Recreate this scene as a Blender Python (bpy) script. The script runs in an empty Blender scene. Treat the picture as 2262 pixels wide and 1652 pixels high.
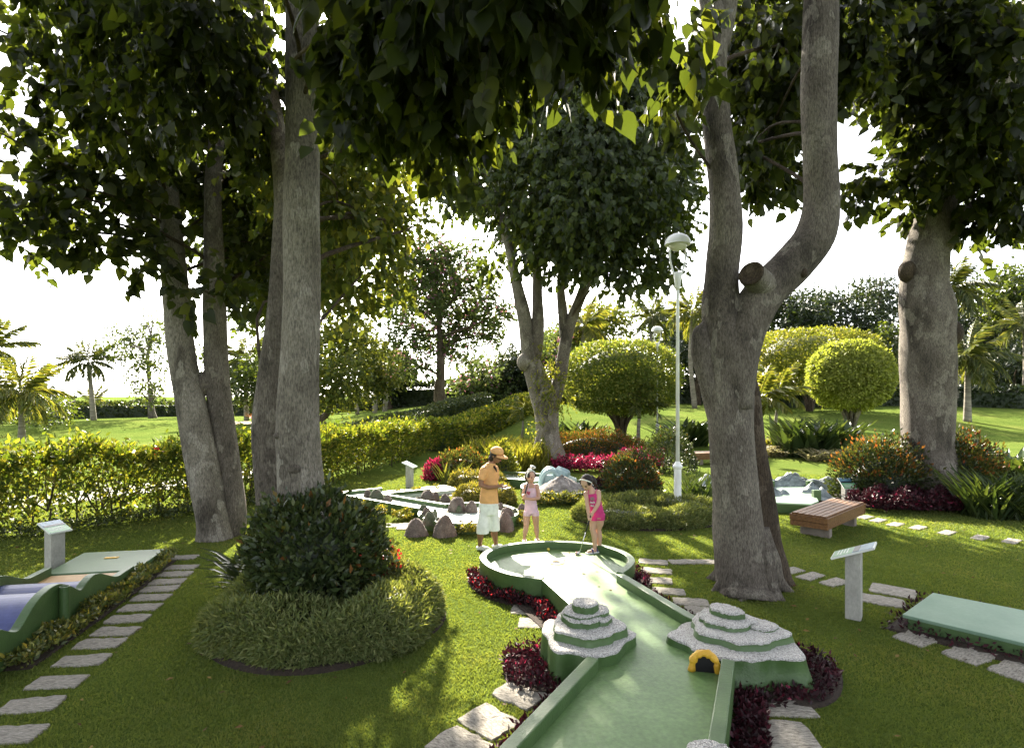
import bpy, bmesh, math, random
import numpy as np
from mathutils import Vector, Matrix, Quaternion

# ------------------------------------------------------------------ camera, sky, sun, exposure
SC = bpy.context.scene
COL = SC.collection
CAM_H = 2.45
FPX = 1236.0                      # focal length in units of a 2262 px wide picture
cam_d = bpy.data.cameras.new('camera'); cam = bpy.data.objects.new('camera', cam_d); COL.objects.link(cam)
cam.location = (0, 0, CAM_H); cam.rotation_euler = (math.radians(90), 0, 0)
cam_d.sensor_width = 36.0; cam_d.lens = 36.0 * FPX / 2262.0
cam_d.shift_y = 44.0 / 2262.0
cam_d.clip_start = 0.05; cam_d.clip_end = 4000
SC.camera = cam

SUN_EL, SUN_AZ = 31.0, -12.0      # azimuth from straight ahead, negative = left
world = bpy.data.worlds.new('World'); SC.world = world; world.use_nodes = True
wn = world.node_tree; wn.nodes.clear()
w_out = wn.nodes.new('ShaderNodeOutputWorld'); w_bg = wn.nodes.new('ShaderNodeBackground')
w_sky = wn.nodes.new('ShaderNodeTexSky'); w_sky.sky_type = 'NISHITA'; w_sky.sun_disc = False
w_sky.sun_elevation = math.radians(SUN_EL); w_sky.sun_rotation = math.radians(SUN_AZ)
w_sky.air_density = 0.7; w_sky.dust_density = 2.2; w_sky.ozone_density = 0.3
w_bg.inputs['Strength'].default_value = 0.11
w_veil = wn.nodes.new('ShaderNodeHueSaturation'); w_veil.inputs['Saturation'].default_value = 0.28   # thin white cloud veil
wn.links.new(w_sky.outputs[0], w_veil.inputs['Color']); wn.links.new(w_veil.outputs[0], w_bg.inputs[0]); wn.links.new(w_bg.outputs[0], w_out.inputs[0])

sun_d = bpy.data.lights.new('sun', 'SUN'); sun = bpy.data.objects.new('sun', sun_d); COL.objects.link(sun)
sun_d.energy = 5.0; sun_d.angle = math.radians(0.55); sun_d.color = (1.0, 0.90, 0.74)
_e, _a = math.radians(SUN_EL), math.radians(SUN_AZ)
TO_SUN = Vector((math.sin(_a) * math.cos(_e), math.cos(_a) * math.cos(_e), math.sin(_e)))
sun.rotation_euler = (TO_SUN).to_track_quat('Z', 'Y').to_euler()
sun.location = TO_SUN * 60

SC.view_settings.view_transform = 'Standard'; SC.view_settings.look = 'None'
SC.view_settings.exposure = 2.62; SC.view_settings.gamma = 1.0; SC.view_settings.use_curve_mapping = False
SC.render.engine = 'CYCLES'
SC.cycles.use_denoising = True
SC.cycles.max_bounces = 5; SC.cycles.diffuse_bounces = 3; SC.cycles.transmission_bounces = 3
SC.cycles.glossy_bounces = 2; SC.cycles.sample_clamp_indirect = 6.0
SC.cycles.caustics_reflective = False; SC.cycles.caustics_refractive = False

RNG = np.random.default_rng(11)
random.seed(5)

# ------------------------------------------------------------------ placing helpers
def at(x, y, z=0.0):
    """picture point -> world point on the level z"""
    k = (CAM_H - z) / (y - 870.0)
    return Vector(((x - 1131.0) * k, FPX * k, z))
def Q(x, y, d):
    """picture point -> world point at distance d"""
    return Vector(((x - 1131.0) / FPX * d, d, CAM_H - (y - 870.0) / FPX * d))
def on_line(x, y, A, B):
    """picture point -> world point on the upright plane through A and B (xy pairs)"""
    dx, dz = (x - 1131.0) / FPX, -(y - 870.0) / FPX
    ax, ay = A; bx, by = B
    nx, ny = (by - ay), -(bx - ax)
    t = (nx * ax + ny * ay) / (nx * dx + ny)
    return Vector((dx * t, t, CAM_H + dz * t))

def sstep(a, b, v):
    t = np.clip((v - a) / (b - a), 0, 1); return t * t * (3 - 2 * t)
def terr(X, Y):
    X = np.asarray(X, float); Y = np.asarray(Y, float)
    right = sstep(-20, -4, X)
    h = (0.25 + 1.15 * right) * sstep(25, 47, Y)
    h = h + 0.16 * np.sin(X * 0.21 + 1.0) * np.sin(Y * 0.17) * sstep(22, 34, Y)
    h = h + 0.35 * np.exp(-((X + 7) / 6.0) ** 2 - ((Y - 40) / 7.0) ** 2)
    h = h + 0.30 * np.exp(-((X + 30) / 5.0) ** 2 - ((Y - 39) / 4.0) ** 2)
    return h * (1 - 0.5 * sstep(60, 120, Y))
def T(x, y):
    return float(terr(x, y))

# ------------------------------------------------------------------ mesh helpers
def tag(o, label=None, cat=None, group=None, kind=None):
    if label: o['label'] = label
    if cat: o['category'] = cat
    if group: o['group'] = group
    if kind: o['kind'] = kind
    return o
def empty(name, loc=(0, 0, 0), label=None, cat=None, group=None):
    o = bpy.data.objects.new(name, None); COL.objects.link(o); o.location = loc
    o.empty_display_size = 0.1
    return tag(o, label, cat, group)
def link(name, me, parent=None, kind=None):
    o = bpy.data.objects.new(name, me); COL.objects.link(o)
    if parent is not None:
        o.parent = parent
        p = parent; off = Vector(parent.location)
        while p.parent is not None:
            p = p.parent; off = off + p.location
        o.location = -off            # builders give world coordinates
    if kind: o['kind'] = kind
    return o
def np_mesh(name, V, F, mats, mi=None, smooth=False):
    V = np.ascontiguousarray(V, dtype=np.float32); F = np.ascontiguousarray(F, dtype=np.int32)
    me = bpy.data.meshes.new(name)
    n, k = F.shape
    me.vertices.add(len(V)); me.vertices.foreach_set('co', V.ravel())
    me.loops.add(n * k); me.loops.foreach_set('vertex_index', F.ravel())
    me.polygons.add(n)
    me.polygons.foreach_set('loop_start', np.arange(0, n * k, k, dtype=np.int32))
    me.polygons.foreach_set('loop_total', np.full(n, k, dtype=np.int32))
    for m in (mats if isinstance(mats, (list, tuple)) else [mats]): me.materials.append(m)
    if mi is not None: me.polygons.foreach_set('material_index', np.ascontiguousarray(mi, dtype=np.int32))
    if smooth: me.polygons.foreach_set('use_smooth', np.ones(n, dtype=bool))
    me.update(calc_edges=True); me.validate(verbose=False)
    return me

def catmull(P, R, n):
    P = np.asarray(P, float); R = np.asarray(R, float)
    A = np.vstack([2 * P[0] - P[1], P, 2 * P[-1] - P[-2]])
    out, rad = [], []
    for i in range(len(P) - 1):
        p0, p1, p2, p3 = A[i], A[i + 1], A[i + 2], A[i + 3]
        for s in np.linspace(0, 1, n, endpoint=False):
            s2, s3 = s * s, s ** 3
            out.append(0.5 * ((2 * p1) + (-p0 + p2) * s + (2 * p0 - 5 * p1 + 4 * p2 - p3) * s2 + (-p0 + 3 * p1 - 3 * p2 + p3) * s3))
            ss = s * s * (3 - 2 * s); rad.append(R[i] * (1 - ss) + R[i + 1] * ss)
    out.append(P[-1]); rad.append(R[-1])
    return np.array(out), np.array(rad)

class MB:
    """collects shapes, then links them as ONE mesh object"""
    def __init__(s): s.v = []; s.f = []; s.m = []; s.cur = 0
    def add(s, V, F, m=None):
        b = len(s.v); s.v.extend([tuple(map(float, p)) for p in V])
        s.f.extend([tuple(int(i) + b for i in f) for f in F]); s.m.extend([s.cur if m is None else m] * len(F)); return s
    def box(s, c, size, rz=0.0, M=None, m=None):
        hx, hy, hz = size[0] / 2, size[1] / 2, size[2] / 2
        V = [Vector((x, y, z)) for x in (-hx, hx) for y in (-hy, hy) for z in (-hz, hz)]
        R = M if M is not None else Matrix.Rotation(rz, 3, 'Z')
        V = [R @ v + Vector(c) for v in V]
        return s.add(V, [(0, 1, 3, 2), (4, 6, 7, 5), (0, 4, 5, 1), (2, 3, 7, 6), (0, 2, 6, 4), (1, 5, 7, 3)], m)
    def prism(s, poly, z0, z1, m=None, mtop=None):
        n = len(poly)
        a = sum(poly[i][0] * poly[(i + 1) % n][1] - poly[(i + 1) % n][0] * poly[i][1] for i in range(n))
        if a < 0: poly = poly[::-1]
        zt = z1 if hasattr(z1, '__len__') else [z1] * n
        if a < 0 and hasattr(z1, '__len__'): zt = list(z1)[::-1]
        V = [(p[0], p[1], z0) for p in poly] + [(p[0], p[1], z) for p, z in zip(poly, zt)]
        s.add(V, [(i, (i + 1) % n, n + (i + 1) % n, n + i) for i in range(n)] + [tuple(range(n - 1, -1, -1))], m)
        b = len(s.v) - 2 * n
        s.f.append(tuple(b + n + i for i in range(n))); s.m.append(s.cur if (mtop is None and m is None) else (mtop if mtop is not None else m))
        return s
    def tube(s, P, R, seg=10, cap=True, n=4, m=None, wob=0.0, flat=None):
        if len(P) > 2: P, R = catmull(P, R, n)
        else: P = np.asarray(P, float); R = np.asarray(R, float)
        t = np.gradient(P, axis=0); t /= np.linalg.norm(t, axis=1)[:, None] + 1e-9
        up = np.array([0.0, 0, 1.0]) if abs(t[0][2]) < 0.9 else np.array([0, 1.0, 0])
        u = np.cross(t[0], up); u /= np.linalg.norm(u); V = []
        ph = RNG.uniform(0, 6.28, 4)
        for i in range(len(P)):
            u = u - t[i] * np.dot(u, t[i]); u /= np.linalg.norm(u) + 1e-9; w = np.cross(t[i], u)
            for k in range(seg):
                a = 2 * math.pi * k / seg
                r = R[i]
                if wob: r *= 1 + wob * (math.sin(2 * a + ph[0] + i * .35) * .5 + math.sin(3 * a + ph[1] - i * .23) * .4 + math.sin(5 * a + ph[2] + i * .61) * .25)
                V.append(P[i] + (u * math.cos(a) + w * math.sin(a)) * r)
        F = [(i * seg + k, i * seg + (k + 1) % seg, (i + 1) * seg + (k + 1) % seg, (i + 1) * seg + k) for i in range(len(P) - 1) for k in range(seg)]
        if cap:
            F.append(tuple(range(seg - 1, -1, -1))); F.append(tuple((len(P) - 1) * seg + k for k in range(seg)))
        return s.add(V, F, m)
    def lathe(s, c, prof, seg=16, m=None, ax=None, caps=True):
        V = []; c = Vector(c); R = ax.to_track_quat('Z', 'Y').to_matrix() if ax is not None else Matrix.Identity(3)
        for r, z in prof:
            for k in range(seg):
                a = 2 * math.pi * k / seg; V.append(c + R @ Vector((r * math.cos(a), r * math.sin(a), z)))
        n = len(prof)
        F = [(i * seg + k, i * seg + (k + 1) % seg, (i + 1) * seg + (k + 1) % seg, (i + 1) * seg + k) for i in range(n - 1) for k in range(seg)]
        if caps and prof[0][0] > 1e-4: F.append(tuple(range(seg - 1, -1, -1)))
        if caps and prof[-1][0] > 1e-4: F.append(tuple((n - 1) * seg + k for k in range(seg)))
        return s.add(V, F, m)
    def ell(s, c, r, R=None, seg=14, rings=9, m=None):
        c = Vector(c); V = []; F = []
        for i in range(rings + 1):
            th = math.pi * i / rings
            for k in range(seg):
                a = 2 * math.pi * k / seg
                v = Vector((r[0] * math.sin(th) * math.cos(a), r[1] * math.sin(th) * math.sin(a), r[2] * math.cos(th)))
                V.append(c + (R @ v if R is not None else v))
        F = [(i * seg + k, (i + 1) * seg + k, (i + 1) * seg + (k + 1) % seg, i * seg + (k + 1) % seg) for i in range(rings) for k in range(seg)]
        return s.add(V, F, m)
    def cap(s, p0, p1, r0, r1, seg=12, m=None):
        """tapered capsule"""
        p0, p1 = Vector(p0), Vector(p1); ax = p1 - p0; L = ax.length
        prof = [(r0 * math.sin(a), -r0 * math.cos(a)) for a in np.linspace(0.02, math.pi / 2, 5)] + [(r1 * math.cos(a), L + r1 * math.sin(a)) for a in np.linspace(0, math.pi / 2 - 0.02, 5)]
        return s.lathe(p0, prof, seg, m, ax)
    def build(s, name, mats, parent=None, smooth=False, bevel=0.0, kind=None, remesh=0.0, sub=0, smooth_it=0, angle=None):
        me = bpy.data.meshes.new(name); me.from_pydata(s.v, [], s.f)
        for m in (mats if isinstance(mats, (list, tuple)) else [mats]): me.materials.append(m)
        me.polygons.foreach_set('material_index', s.m)
        if smooth: me.polygons.foreach_set('use_smooth', np.ones(len(me.polygons), dtype=bool))
        me.update()
        bm = bmesh.new(); bm.from_mesh(me); bmesh.ops.remove_doubles(bm, verts=bm.verts, dist=1e-5)
        bmesh.ops.recalc_face_normals(bm, faces=bm.faces); bm.to_mesh(me); bm.free()
        o = link(name, me, parent, kind)
        if remesh:
            md = o.modifiers.new('r', 'REMESH'); md.mode = 'VOXEL'; md.voxel_size = remesh; md.use_smooth_shade = True
            if smooth_it:
                ms = o.modifiers.new('s', 'SMOOTH'); ms.iterations = smooth_it; ms.factor = 0.5
            dg = bpy.context.evaluated_depsgraph_get(); dg.update()
            m2 = bpy.data.meshes.new_from_object(o.evaluated_get(dg)); o.modifiers.clear(); o.data = m2
            m2.polygons.foreach_set('use_smooth', np.ones(len(m2.polygons), dtype=bool))
            if not len(m2.materials):
                for m in (mats if isinstance(mats, (list, tuple)) else [mats]): m2.materials.append(m)
        if bevel:
            md = o.modifiers.new('b', 'BEVEL'); md.width = bevel; md.segments = 2; md.limit_method = 'ANGLE'; md.angle_limit = math.radians(40)
        if sub:
            md = o.modifiers.new('u', 'SUBSURF'); md.levels = sub; md.render_levels = sub
        return o

# ------------------------------------------------------------------ materials
MATS = {}
def _new(name):
    m = bpy.data.materials.new(name); m.use_nodes = True; nt = m.node_tree; nt.nodes.clear()
    out = nt.nodes.new('ShaderNodeOutputMaterial'); MATS[name] = m
    return m, nt, out
def _noise(nt, scale, detail=4, rough=0.55, coord='Object', stretch=None):
    tc = nt.nodes.new('ShaderNodeTexCoord'); no = nt.nodes.new('ShaderNodeTexNoise')
    no.inputs['Scale'].default_value = scale; no.inputs['Detail'].default_value = detail; no.inputs['Roughness'].default_value = rough
    src = tc.outputs[coord]
    if stretch:
        mp = nt.nodes.new('ShaderNodeMapping'); mp.inputs['Scale'].default_value = stretch
        nt.links.new(src, mp.inputs[0]); src = mp.outputs[0]
    nt.links.new(src, no.inputs['Vector']); return no
def _ramp(nt, fac, stops):
    r = nt.nodes.new('ShaderNodeValToRGB'); e = r.color_ramp.elements
    while len(e) < len(stops): e.new(0.5)
    for el, (p, c) in zip(e, stops): el.position = p; el.color = (*c, 1)
    nt.links.new(fac, r.inputs[0]); return r
def pmat(name, stops, scale=8, rough=0.7, bump=0.0, bscale=None, detail=5, spec=0.4, stretch=None, fine=None, coat=0.0, bstretch=None, metal=0.0):
    """noise-coloured surface. stops: list of (pos, rgb) or one rgb"""
    m, nt, out = _new(name)
    b = nt.nodes.new('ShaderNodeBsdfPrincipled'); b.inputs['Roughness'].default_value = rough
    b.inputs['Specular IOR Level'].default_value = spec; b.inputs['Metallic'].default_value = metal
    if coat: b.inputs['Coat Weight'].default_value = coat; b.inputs['Coat Roughness'].default_value = 0.25
    if isinstance(stops[0], (int, float)): stops = [(0.35, tuple(c * 0.88 for c in stops)), (0.65, tuple(min(1, c * 1.1) for c in stops))]
    no = _noise(nt, scale, detail, stretch=stretch); r = _ramp(nt, no.outputs['Fac'], stops); col = r.outputs[0]
    if fine:
        fs, amt = fine
        n2 = _noise(nt, fs, 3, stretch=stretch); r2 = _ramp(nt, n2.outputs['Fac'], [(0.3, (1 - amt,) * 3), (0.7, (1 + amt,) * 3)])
        mx = nt.nodes.new('ShaderNodeMix'); mx.data_type = 'RGBA'; mx.blend_type = 'MULTIPLY'; mx.inputs[0].default_value = 1
        nt.links.new(col, mx.inputs[6]); nt.links.new(r2.outputs[0], mx.inputs[7]); col = mx.outputs[2]
    nt.links.new(col, b.inputs['Base Color'])
    if bump:
        nb = _noise(nt, bscale or scale * 4, 5, 0.6, stretch=bstretch or stretch); bp = nt.nodes.new('ShaderNodeBump'); bp.inputs['Strength'].default_value = 0.9
        bp.inputs['Distance'].default_value = bump; nt.links.new(nb.outputs['Fac'], bp.inputs['Height']); nt.links.new(bp.outputs[0], b.inputs['Normal'])
    nt.links.new(b.outputs[0], out.inputs[0]); return m
def leafmat(name, stops, transl=0.35, rough=0.45, tcol=(1.5, 1.35, 0.5), spec=0.4, per='island', patch=None):
    m, nt, out = _new(name)
    stops = [(p, (c[0] * 1.13, c[1] * .98, c[2] * 1.15)) for p, c in stops]
    g = nt.nodes.new('ShaderNodeNewGeometry')
    fac = g.outputs['Random Per Island']
    if per == 'object':
        oi = nt.nodes.new('ShaderNodeObjectInfo'); fac = oi.outputs['Random']
    if patch:
        no = _noise(nt, patch, 4, 0.6); ad = nt.nodes.new('ShaderNodeMath'); ad.operation = 'MULTIPLY_ADD'; ad.inputs[1].default_value = 0.45
        sb = nt.nodes.new('ShaderNodeMath'); sb.operation = 'MULTIPLY_ADD'; sb.inputs[1].default_value = 1.3; sb.inputs[2].default_value = -0.42
        nt.links.new(no.outputs['Fac'], sb.inputs[0]); nt.links.new(fac, ad.inputs[0]); nt.links.new(sb.outputs[0], ad.inputs[2]); fac = ad.outputs[0]
    r = _ramp(nt, fac, stops)
    b = nt.nodes.new('ShaderNodeBsdfPrincipled'); b.inputs['Roughness'].default_value = rough; b.inputs['Specular IOR Level'].default_value = spec
    t = nt.nodes.new('ShaderNodeBsdfTranslucent'); mx = nt.nodes.new('ShaderNodeMix'); mx.data_type = 'RGBA'; mx.blend_type = 'MULTIPLY'; mx.inputs[0].default_value = 1
    mx.inputs[7].default_value = (*tcol, 1)
    nt.links.new(r.outputs[0], mx.inputs[6]); nt.links.new(mx.outputs[2], t.inputs[0]); nt.links.new(r.outputs[0], b.inputs['Base Color'])
    s = nt.nodes.new('ShaderNodeMixShader'); s.inputs[0].default_value = transl
    nt.links.new(b.outputs[0], s.inputs[1]); nt.links.new(t.outputs[0], s.inputs[2]); nt.links.new(s.outputs[0], out.inputs[0]); return m
def barkmat(name, dark, mid, light, patch=1.0, scale=5.0):
    """mottled smooth bark: flaking pale patches over grey brown, fine vertical grain"""
    m, nt, out = _new(name)
    b = nt.nodes.new('ShaderNodeBsdfPrincipled'); b.inputs['Roughness'].default_value = 0.88; b.inputs['Specular IOR Level'].default_value = 0.2
    n1 = _noise(nt, scale * 0.45, 6, 0.62, stretch=(1, 1, 0.45)); r1 = _ramp(nt, n1.outputs['Fac'], [(0.32, dark), (0.5, mid), (0.68, tuple(0.5 * (a + c) for a, c in zip(mid, light)))])
    n2 = _noise(nt, scale, 3, 0.5, stretch=(1, 1, 0.6)); r2 = _ramp(nt, n2.outputs['Fac'], [(0.585, (0, 0, 0)), (0.6, (patch,) * 3)])
    mx = nt.nodes.new('ShaderNodeMix'); mx.data_type = 'RGBA'; nt.links.new(r2.outputs[0], mx.inputs[0]); nt.links.new(r1.outputs[0], mx.inputs[6]); mx.inputs[7].default_value = (*light, 1)
    n3 = _noise(nt, scale * 14, 4, 0.7, stretch=(1, 1, 0.25)); r3 = _ramp(nt, n3.outputs['Fac'], [(0.35, (0.42,) * 3), (0.62, (1.25,) * 3)])
    mm = nt.nodes.new('ShaderNodeMix'); mm.data_type = 'RGBA'; mm.blend_type = 'MULTIPLY'; mm.inputs[0].default_value = 1
    nt.links.new(mx.outputs[2], mm.inputs[6]); nt.links.new(r3.outputs[0], mm.inputs[7]); nt.links.new(mm.outputs[2], b.inputs['Base Color'])
    ad = nt.nodes.new('ShaderNodeMath'); ad.operation = 'MULTIPLY_ADD'; ad.inputs[1].default_value = 0.35
    nt.links.new(r2.outputs[0], ad.inputs[0]); nt.links.new(n3.outputs['Fac'], ad.inputs[2])
    bp = nt.nodes.new('ShaderNodeBump'); bp.inputs['Strength'].default_value = 0.9; bp.inputs['Distance'].default_value = 0.035
    nt.links.new(ad.outputs[0], bp.inputs['Height']); nt.links.new(bp.outputs[0], b.inputs['Normal'])
    nt.links.new(b.outputs[0], out.inputs[0]); return m

def lawnmat():
    m, nt, out = _new('lawn')
    b = nt.nodes.new('ShaderNodeBsdfPrincipled'); b.inputs['Roughness'].default_value = 1.0; b.inputs['Specular IOR Level'].default_value = 0.0
    a = _noise(nt, 0.35, 5, 0.6); r = _ramp(nt, a.outputs['Fac'], [(0.3, (0.078, 0.12, 0.026)), (0.55, (0.115, 0.155, 0.034)), (0.75, (0.165, 0.185, 0.052))])
    f = _noise(nt, 60, 3, 0.7); r2 = _ramp(nt, f.outputs['Fac'], [(0.3, (0.6,) * 3), (0.7, (1.3,) * 3)])
    mx = nt.nodes.new('ShaderNodeMix'); mx.data_type = 'RGBA'; mx.blend_type = 'MULTIPLY'; mx.inputs[0].default_value = 1
    nt.links.new(r.outputs[0], mx.inputs[6]); nt.links.new(r2.outputs[0], mx.inputs[7]); nt.links.new(mx.outputs[2], b.inputs['Base Color'])
    f3 = _noise(nt, 25, 5, 0.8); bp = nt.nodes.new('ShaderNodeBump'); bp.inputs['Strength'].default_value = 1; bp.inputs['Distance'].default_value = 0.05
    nt.links.new(f3.outputs['Fac'], bp.inputs['Height']); nt.links.new(bp.outputs[0], b.inputs['Normal'])
    nt.links.new(b.outputs[0], out.inputs[0]); return m
M_lawn = lawnmat()
M_grass = leafmat('grass_blade', [(0.0, (0.072, 0.12, 0.027)), (0.6, (0.12, 0.17, 0.04)), (0.92, (0.175, 0.205, 0.06)), (1.0, (0.23, 0.2, 0.085))], 0.5, 0.6, (1.5, 1.45, 0.6), 0.12, patch=0.9)
M_soil = pmat('soil', [(0.3, (0.018, 0.012, 0.008)), (0.7, (0.045, 0.03, 0.02))], 30, 0.95, 0.03, 60)
M_sand = pmat('sand', (0.42, 0.34, 0.22), 3, 0.95, 0.01, 60)
M_path = pmat('paving', [(0.3, (0.32, 0.31, 0.29)), (0.7, (0.45, 0.43, 0.4))], 2, 0.9, 0.004, 60)
M_bark = barkmat('bark_grey', (0.05, 0.042, 0.034), (0.14, 0.12, 0.098), (0.27, 0.245, 0.2), 0.5)
M_bark_pale = barkmat('bark_pale', (0.07, 0.06, 0.048), (0.2, 0.178, 0.145), (0.35, 0.325, 0.275), 0.5, 5.0)
M_bark_dark = barkmat('bark_brown', (0.03, 0.022, 0.016), (0.075, 0.055, 0.038), (0.15, 0.12, 0.09), 0.5)
M_bark_palm = pmat('bark_palm', [(0.35, (0.13, 0.115, 0.09)), (0.65, (0.25, 0.225, 0.18))], 3, 0.9, 0.02, 9, stretch=(0.6, 0.6, 4))
M_twig = pmat('twig', (0.06, 0.05, 0.03), 10, 0.9)
_G = lambda a, b, c: [(0.0, a), (0.55, b), (1.0, c)]
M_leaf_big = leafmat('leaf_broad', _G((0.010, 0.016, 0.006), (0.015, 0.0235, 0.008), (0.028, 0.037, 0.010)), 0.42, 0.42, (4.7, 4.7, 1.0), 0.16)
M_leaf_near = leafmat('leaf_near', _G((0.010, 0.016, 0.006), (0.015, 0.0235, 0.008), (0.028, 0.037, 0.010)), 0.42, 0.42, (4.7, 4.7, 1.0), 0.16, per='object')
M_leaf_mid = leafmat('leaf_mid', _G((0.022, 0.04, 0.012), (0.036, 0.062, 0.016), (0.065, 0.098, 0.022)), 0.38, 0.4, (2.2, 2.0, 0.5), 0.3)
M_leaf_dark = leafmat('leaf_dark', _G((0.013, 0.026, 0.009), (0.022, 0.042, 0.013), (0.04, 0.065, 0.018)), 0.22, 0.45)
M_leaf_pink = leafmat('leaf_flowering', [(0.0, (0.04, 0.06, 0.02)), (0.7, (0.06, 0.105, 0.027)), (0.945, (0.09, 0.135, 0.036)), (0.95, (0.26, 0.14, 0.20)), (1.0, (0.32, 0.16, 0.26))], 0.48, 0.5, (1.4, 1.3, 0.8), 0.15)
M_leaf_olive = leafmat('leaf_olive', _G((0.042, 0.072, 0.016), (0.075, 0.11, 0.022), (0.14, 0.165, 0.03)), 0.38, 0.5, (1.5, 1.4, 0.5), 0.15)
M_leaf_yel = leafmat('leaf_yellow', _G((0.075, 0.11, 0.018), (0.135, 0.17, 0.026), (0.23, 0.25, 0.05)), 0.4, 0.5, (1.4, 1.35, 0.5), 0.12)
M_leaf_ball = leafmat('leaf_gold', _G((0.13, 0.18, 0.035), (0.21, 0.275, 0.06), (0.31, 0.37, 0.095)), 0.45, 0.6, (1.3, 1.3, 0.5), 0.1)
M_leaf_dome = leafmat('leaf_dome', _G((0.06, 0.105, 0.022), (0.11, 0.165, 0.034), (0.22, 0.26, 0.065)), 0.45, 0.55, (1.5, 1.4, 0.5), 0.12)
M_hedge = leafmat('leaf_hedge', [(0.0, (0.036, 0.068, 0.014)), (0.5, (0.078, 0.12, 0.02)), (0.85, (0.165, 0.195, 0.032)), (1.0, (0.23, 0.235, 0.055))], 0.45, 0.5, (1.5, 1.45, 0.4), 0.15)
M_hedge_far = leafmat('leaf_hedge_far', _G((0.025, 0.05, 0.014), (0.045, 0.075, 0.018), (0.075, 0.10, 0.025)), 0.25, 0.5)
M_shrub = leafmat('leaf_shrub', [(0.0, (0.02, 0.038, 0.012)), (0.6, (0.036, 0.062, 0.017)), (0.985, (0.06, 0.085, 0.024)), (1.0, (0.14, 0.05, 0.015))], 0.25, 0.36, spec=0.4)
M_shrub_tip = leafmat('leaf_shrub_tip', [(0.0, (0.04, 0.06, 0.016)), (0.6, (0.085, 0.095, 0.022)), (0.75, (0.15, 0.09, 0.025)), (1.0, (0.23, 0.08, 0.028))], 0.35, 0.45, spec=0.2)
M_bamboo = leafmat('leaf_bamboo', _G((0.08, 0.125, 0.036), (0.13, 0.185, 0.056), (0.21, 0.26, 0.095)), 0.38, 0.55, spec=0.2)
M_bamboo_y = leafmat('leaf_bamboo_yellow', _G((0.09, 0.12, 0.025), (0.16, 0.18, 0.035), (0.26, 0.25, 0.06)), 0.35, 0.5)
M_strap = leafmat('leaf_strap', _G((0.025, 0.05, 0.016), (0.04, 0.075, 0.02), (0.07, 0.11, 0.03)), 0.3, 0.35)
M_strap_y = leafmat('leaf_strap_yellow', _G((0.10, 0.14, 0.022), (0.18, 0.215, 0.032), (0.26, 0.27, 0.05)), 0.4, 0.45, (1.3, 1.2, 0.5))
M_strap_var = leafmat('leaf_strap_striped', _G((0.12, 0.14, 0.05), (0.26, 0.27, 0.12), (0.42, 0.42, 0.24)), 0.3, 0.5, (1.2, 1.2, 0.8))
M_red = leafmat('leaf_red', _G((0.10, 0.008, 0.012), (0.26, 0.015, 0.022), (0.42, 0.03, 0.03)), 0.35, 0.4, (1.5, 1.0, 1.0))
M_crimson = leafmat('leaf_crimson', _G((0.09, 0.008, 0.022), (0.22, 0.014, 0.05), (0.36, 0.045, 0.10)), 0.35, 0.4, (1.4, 0.9, 1.0))
M_maroon = leafmat('leaf_maroon', _G((0.014, 0.006, 0.007), (0.026, 0.009, 0.011), (0.055, 0.013, 0.018)), 0.2, 0.5, (1.4, 0.9, 1.0), 0.2)
M_tee = pmat('paint_tee_green', [(0.3, (0.045, 0.10, 0.036)), (0.7, (0.078, 0.145, 0.056))], 2.0, 0.45, 0.001, 90, fine=(25, 0.08))
M_ground_y = leafmat('leaf_ground_yellow', _G((0.06, 0.09, 0.016), (0.13, 0.15, 0.02), (0.32, 0.29, 0.05)), 0.35, 0.45)
M_cover = leafmat('leaf_cover', _G((0.04, 0.07, 0.016), (0.08, 0.115, 0.025), (0.17, 0.2, 0.05)), 0.32, 0.4)
M_palm = leafmat('leaf_palm', _G((0.045, 0.075, 0.022), (0.075, 0.11, 0.03), (0.13, 0.155, 0.045)), 0.32, 0.35)
M_palm_y = leafmat('leaf_palm_yellow', _G((0.07, 0.11, 0.022), (0.115, 0.155, 0.03), (0.19, 0.21, 0.05)), 0.38, 0.4)
M_orange = leafmat('leaf_orange', _G((0.35, 0.10, 0.01), (0.5, 0.2, 0.015), (0.55, 0.32, 0.02)), 0.35, 0.5, (1.2, 1.1, 0.6))
# paints, stone, wood, cloth
M_deck = pmat('paint_deck_green', [(0.22, (0.05, 0.10, 0.028)), (0.36, (0.075, 0.14, 0.042)), (0.55, (0.095, 0.168, 0.055)), (0.8, (0.15, 0.225, 0.10))], 1.7, 0.42, 0.002, 60, spec=0.36, fine=(26, 0.2), detail=12)
M_wall = pmat('paint_wall_green', [(0.25, (0.035, 0.075, 0.02)), (0.6, (0.055, 0.105, 0.03)), (0.85, (0.085, 0.14, 0.05))], 4, 0.45, 0.003, 50, spec=0.5, fine=(40, 0.1))
M_deck_aqua = pmat('paint_deck_aqua', [(0.3, (0.11, 0.19, 0.125)), (0.7, (0.17, 0.25, 0.175))], 2.0, 0.5, 0.001, 90, fine=(25, 0.06))
M_deck_sunlit = pmat('paint_deck_sunlit', [(0.3, (0.42, 0.50, 0.44)), (0.7, (0.55, 0.62, 0.55))], 2.0, 0.35, 0.001, 90)  # sun glare on the deck painted in as a pale base colour
M_blue = pmat('paint_blue', [(0.3, (0.028, 0.038, 0.125)), (0.7, (0.055, 0.068, 0.19))], 2.5, 0.4, 0.001, 60, fine=(20, 0.08))
M_orange_p = pmat('paint_orange', [(0.3, (0.36, 0.20, 0.07)), (0.7, (0.45, 0.28, 0.11))], 5, 0.5)
M_yellow_p = pmat('paint_yellow', [(0.3, (0.50, 0.27, 0.02)), (0.7, (0.62, 0.38, 0.03))], 18, 0.5, 0.012, 30)
M_yellow_r = pmat('paint_ring_yellow', (0.55, 0.42, 0.12), 18, 0.5)
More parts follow.
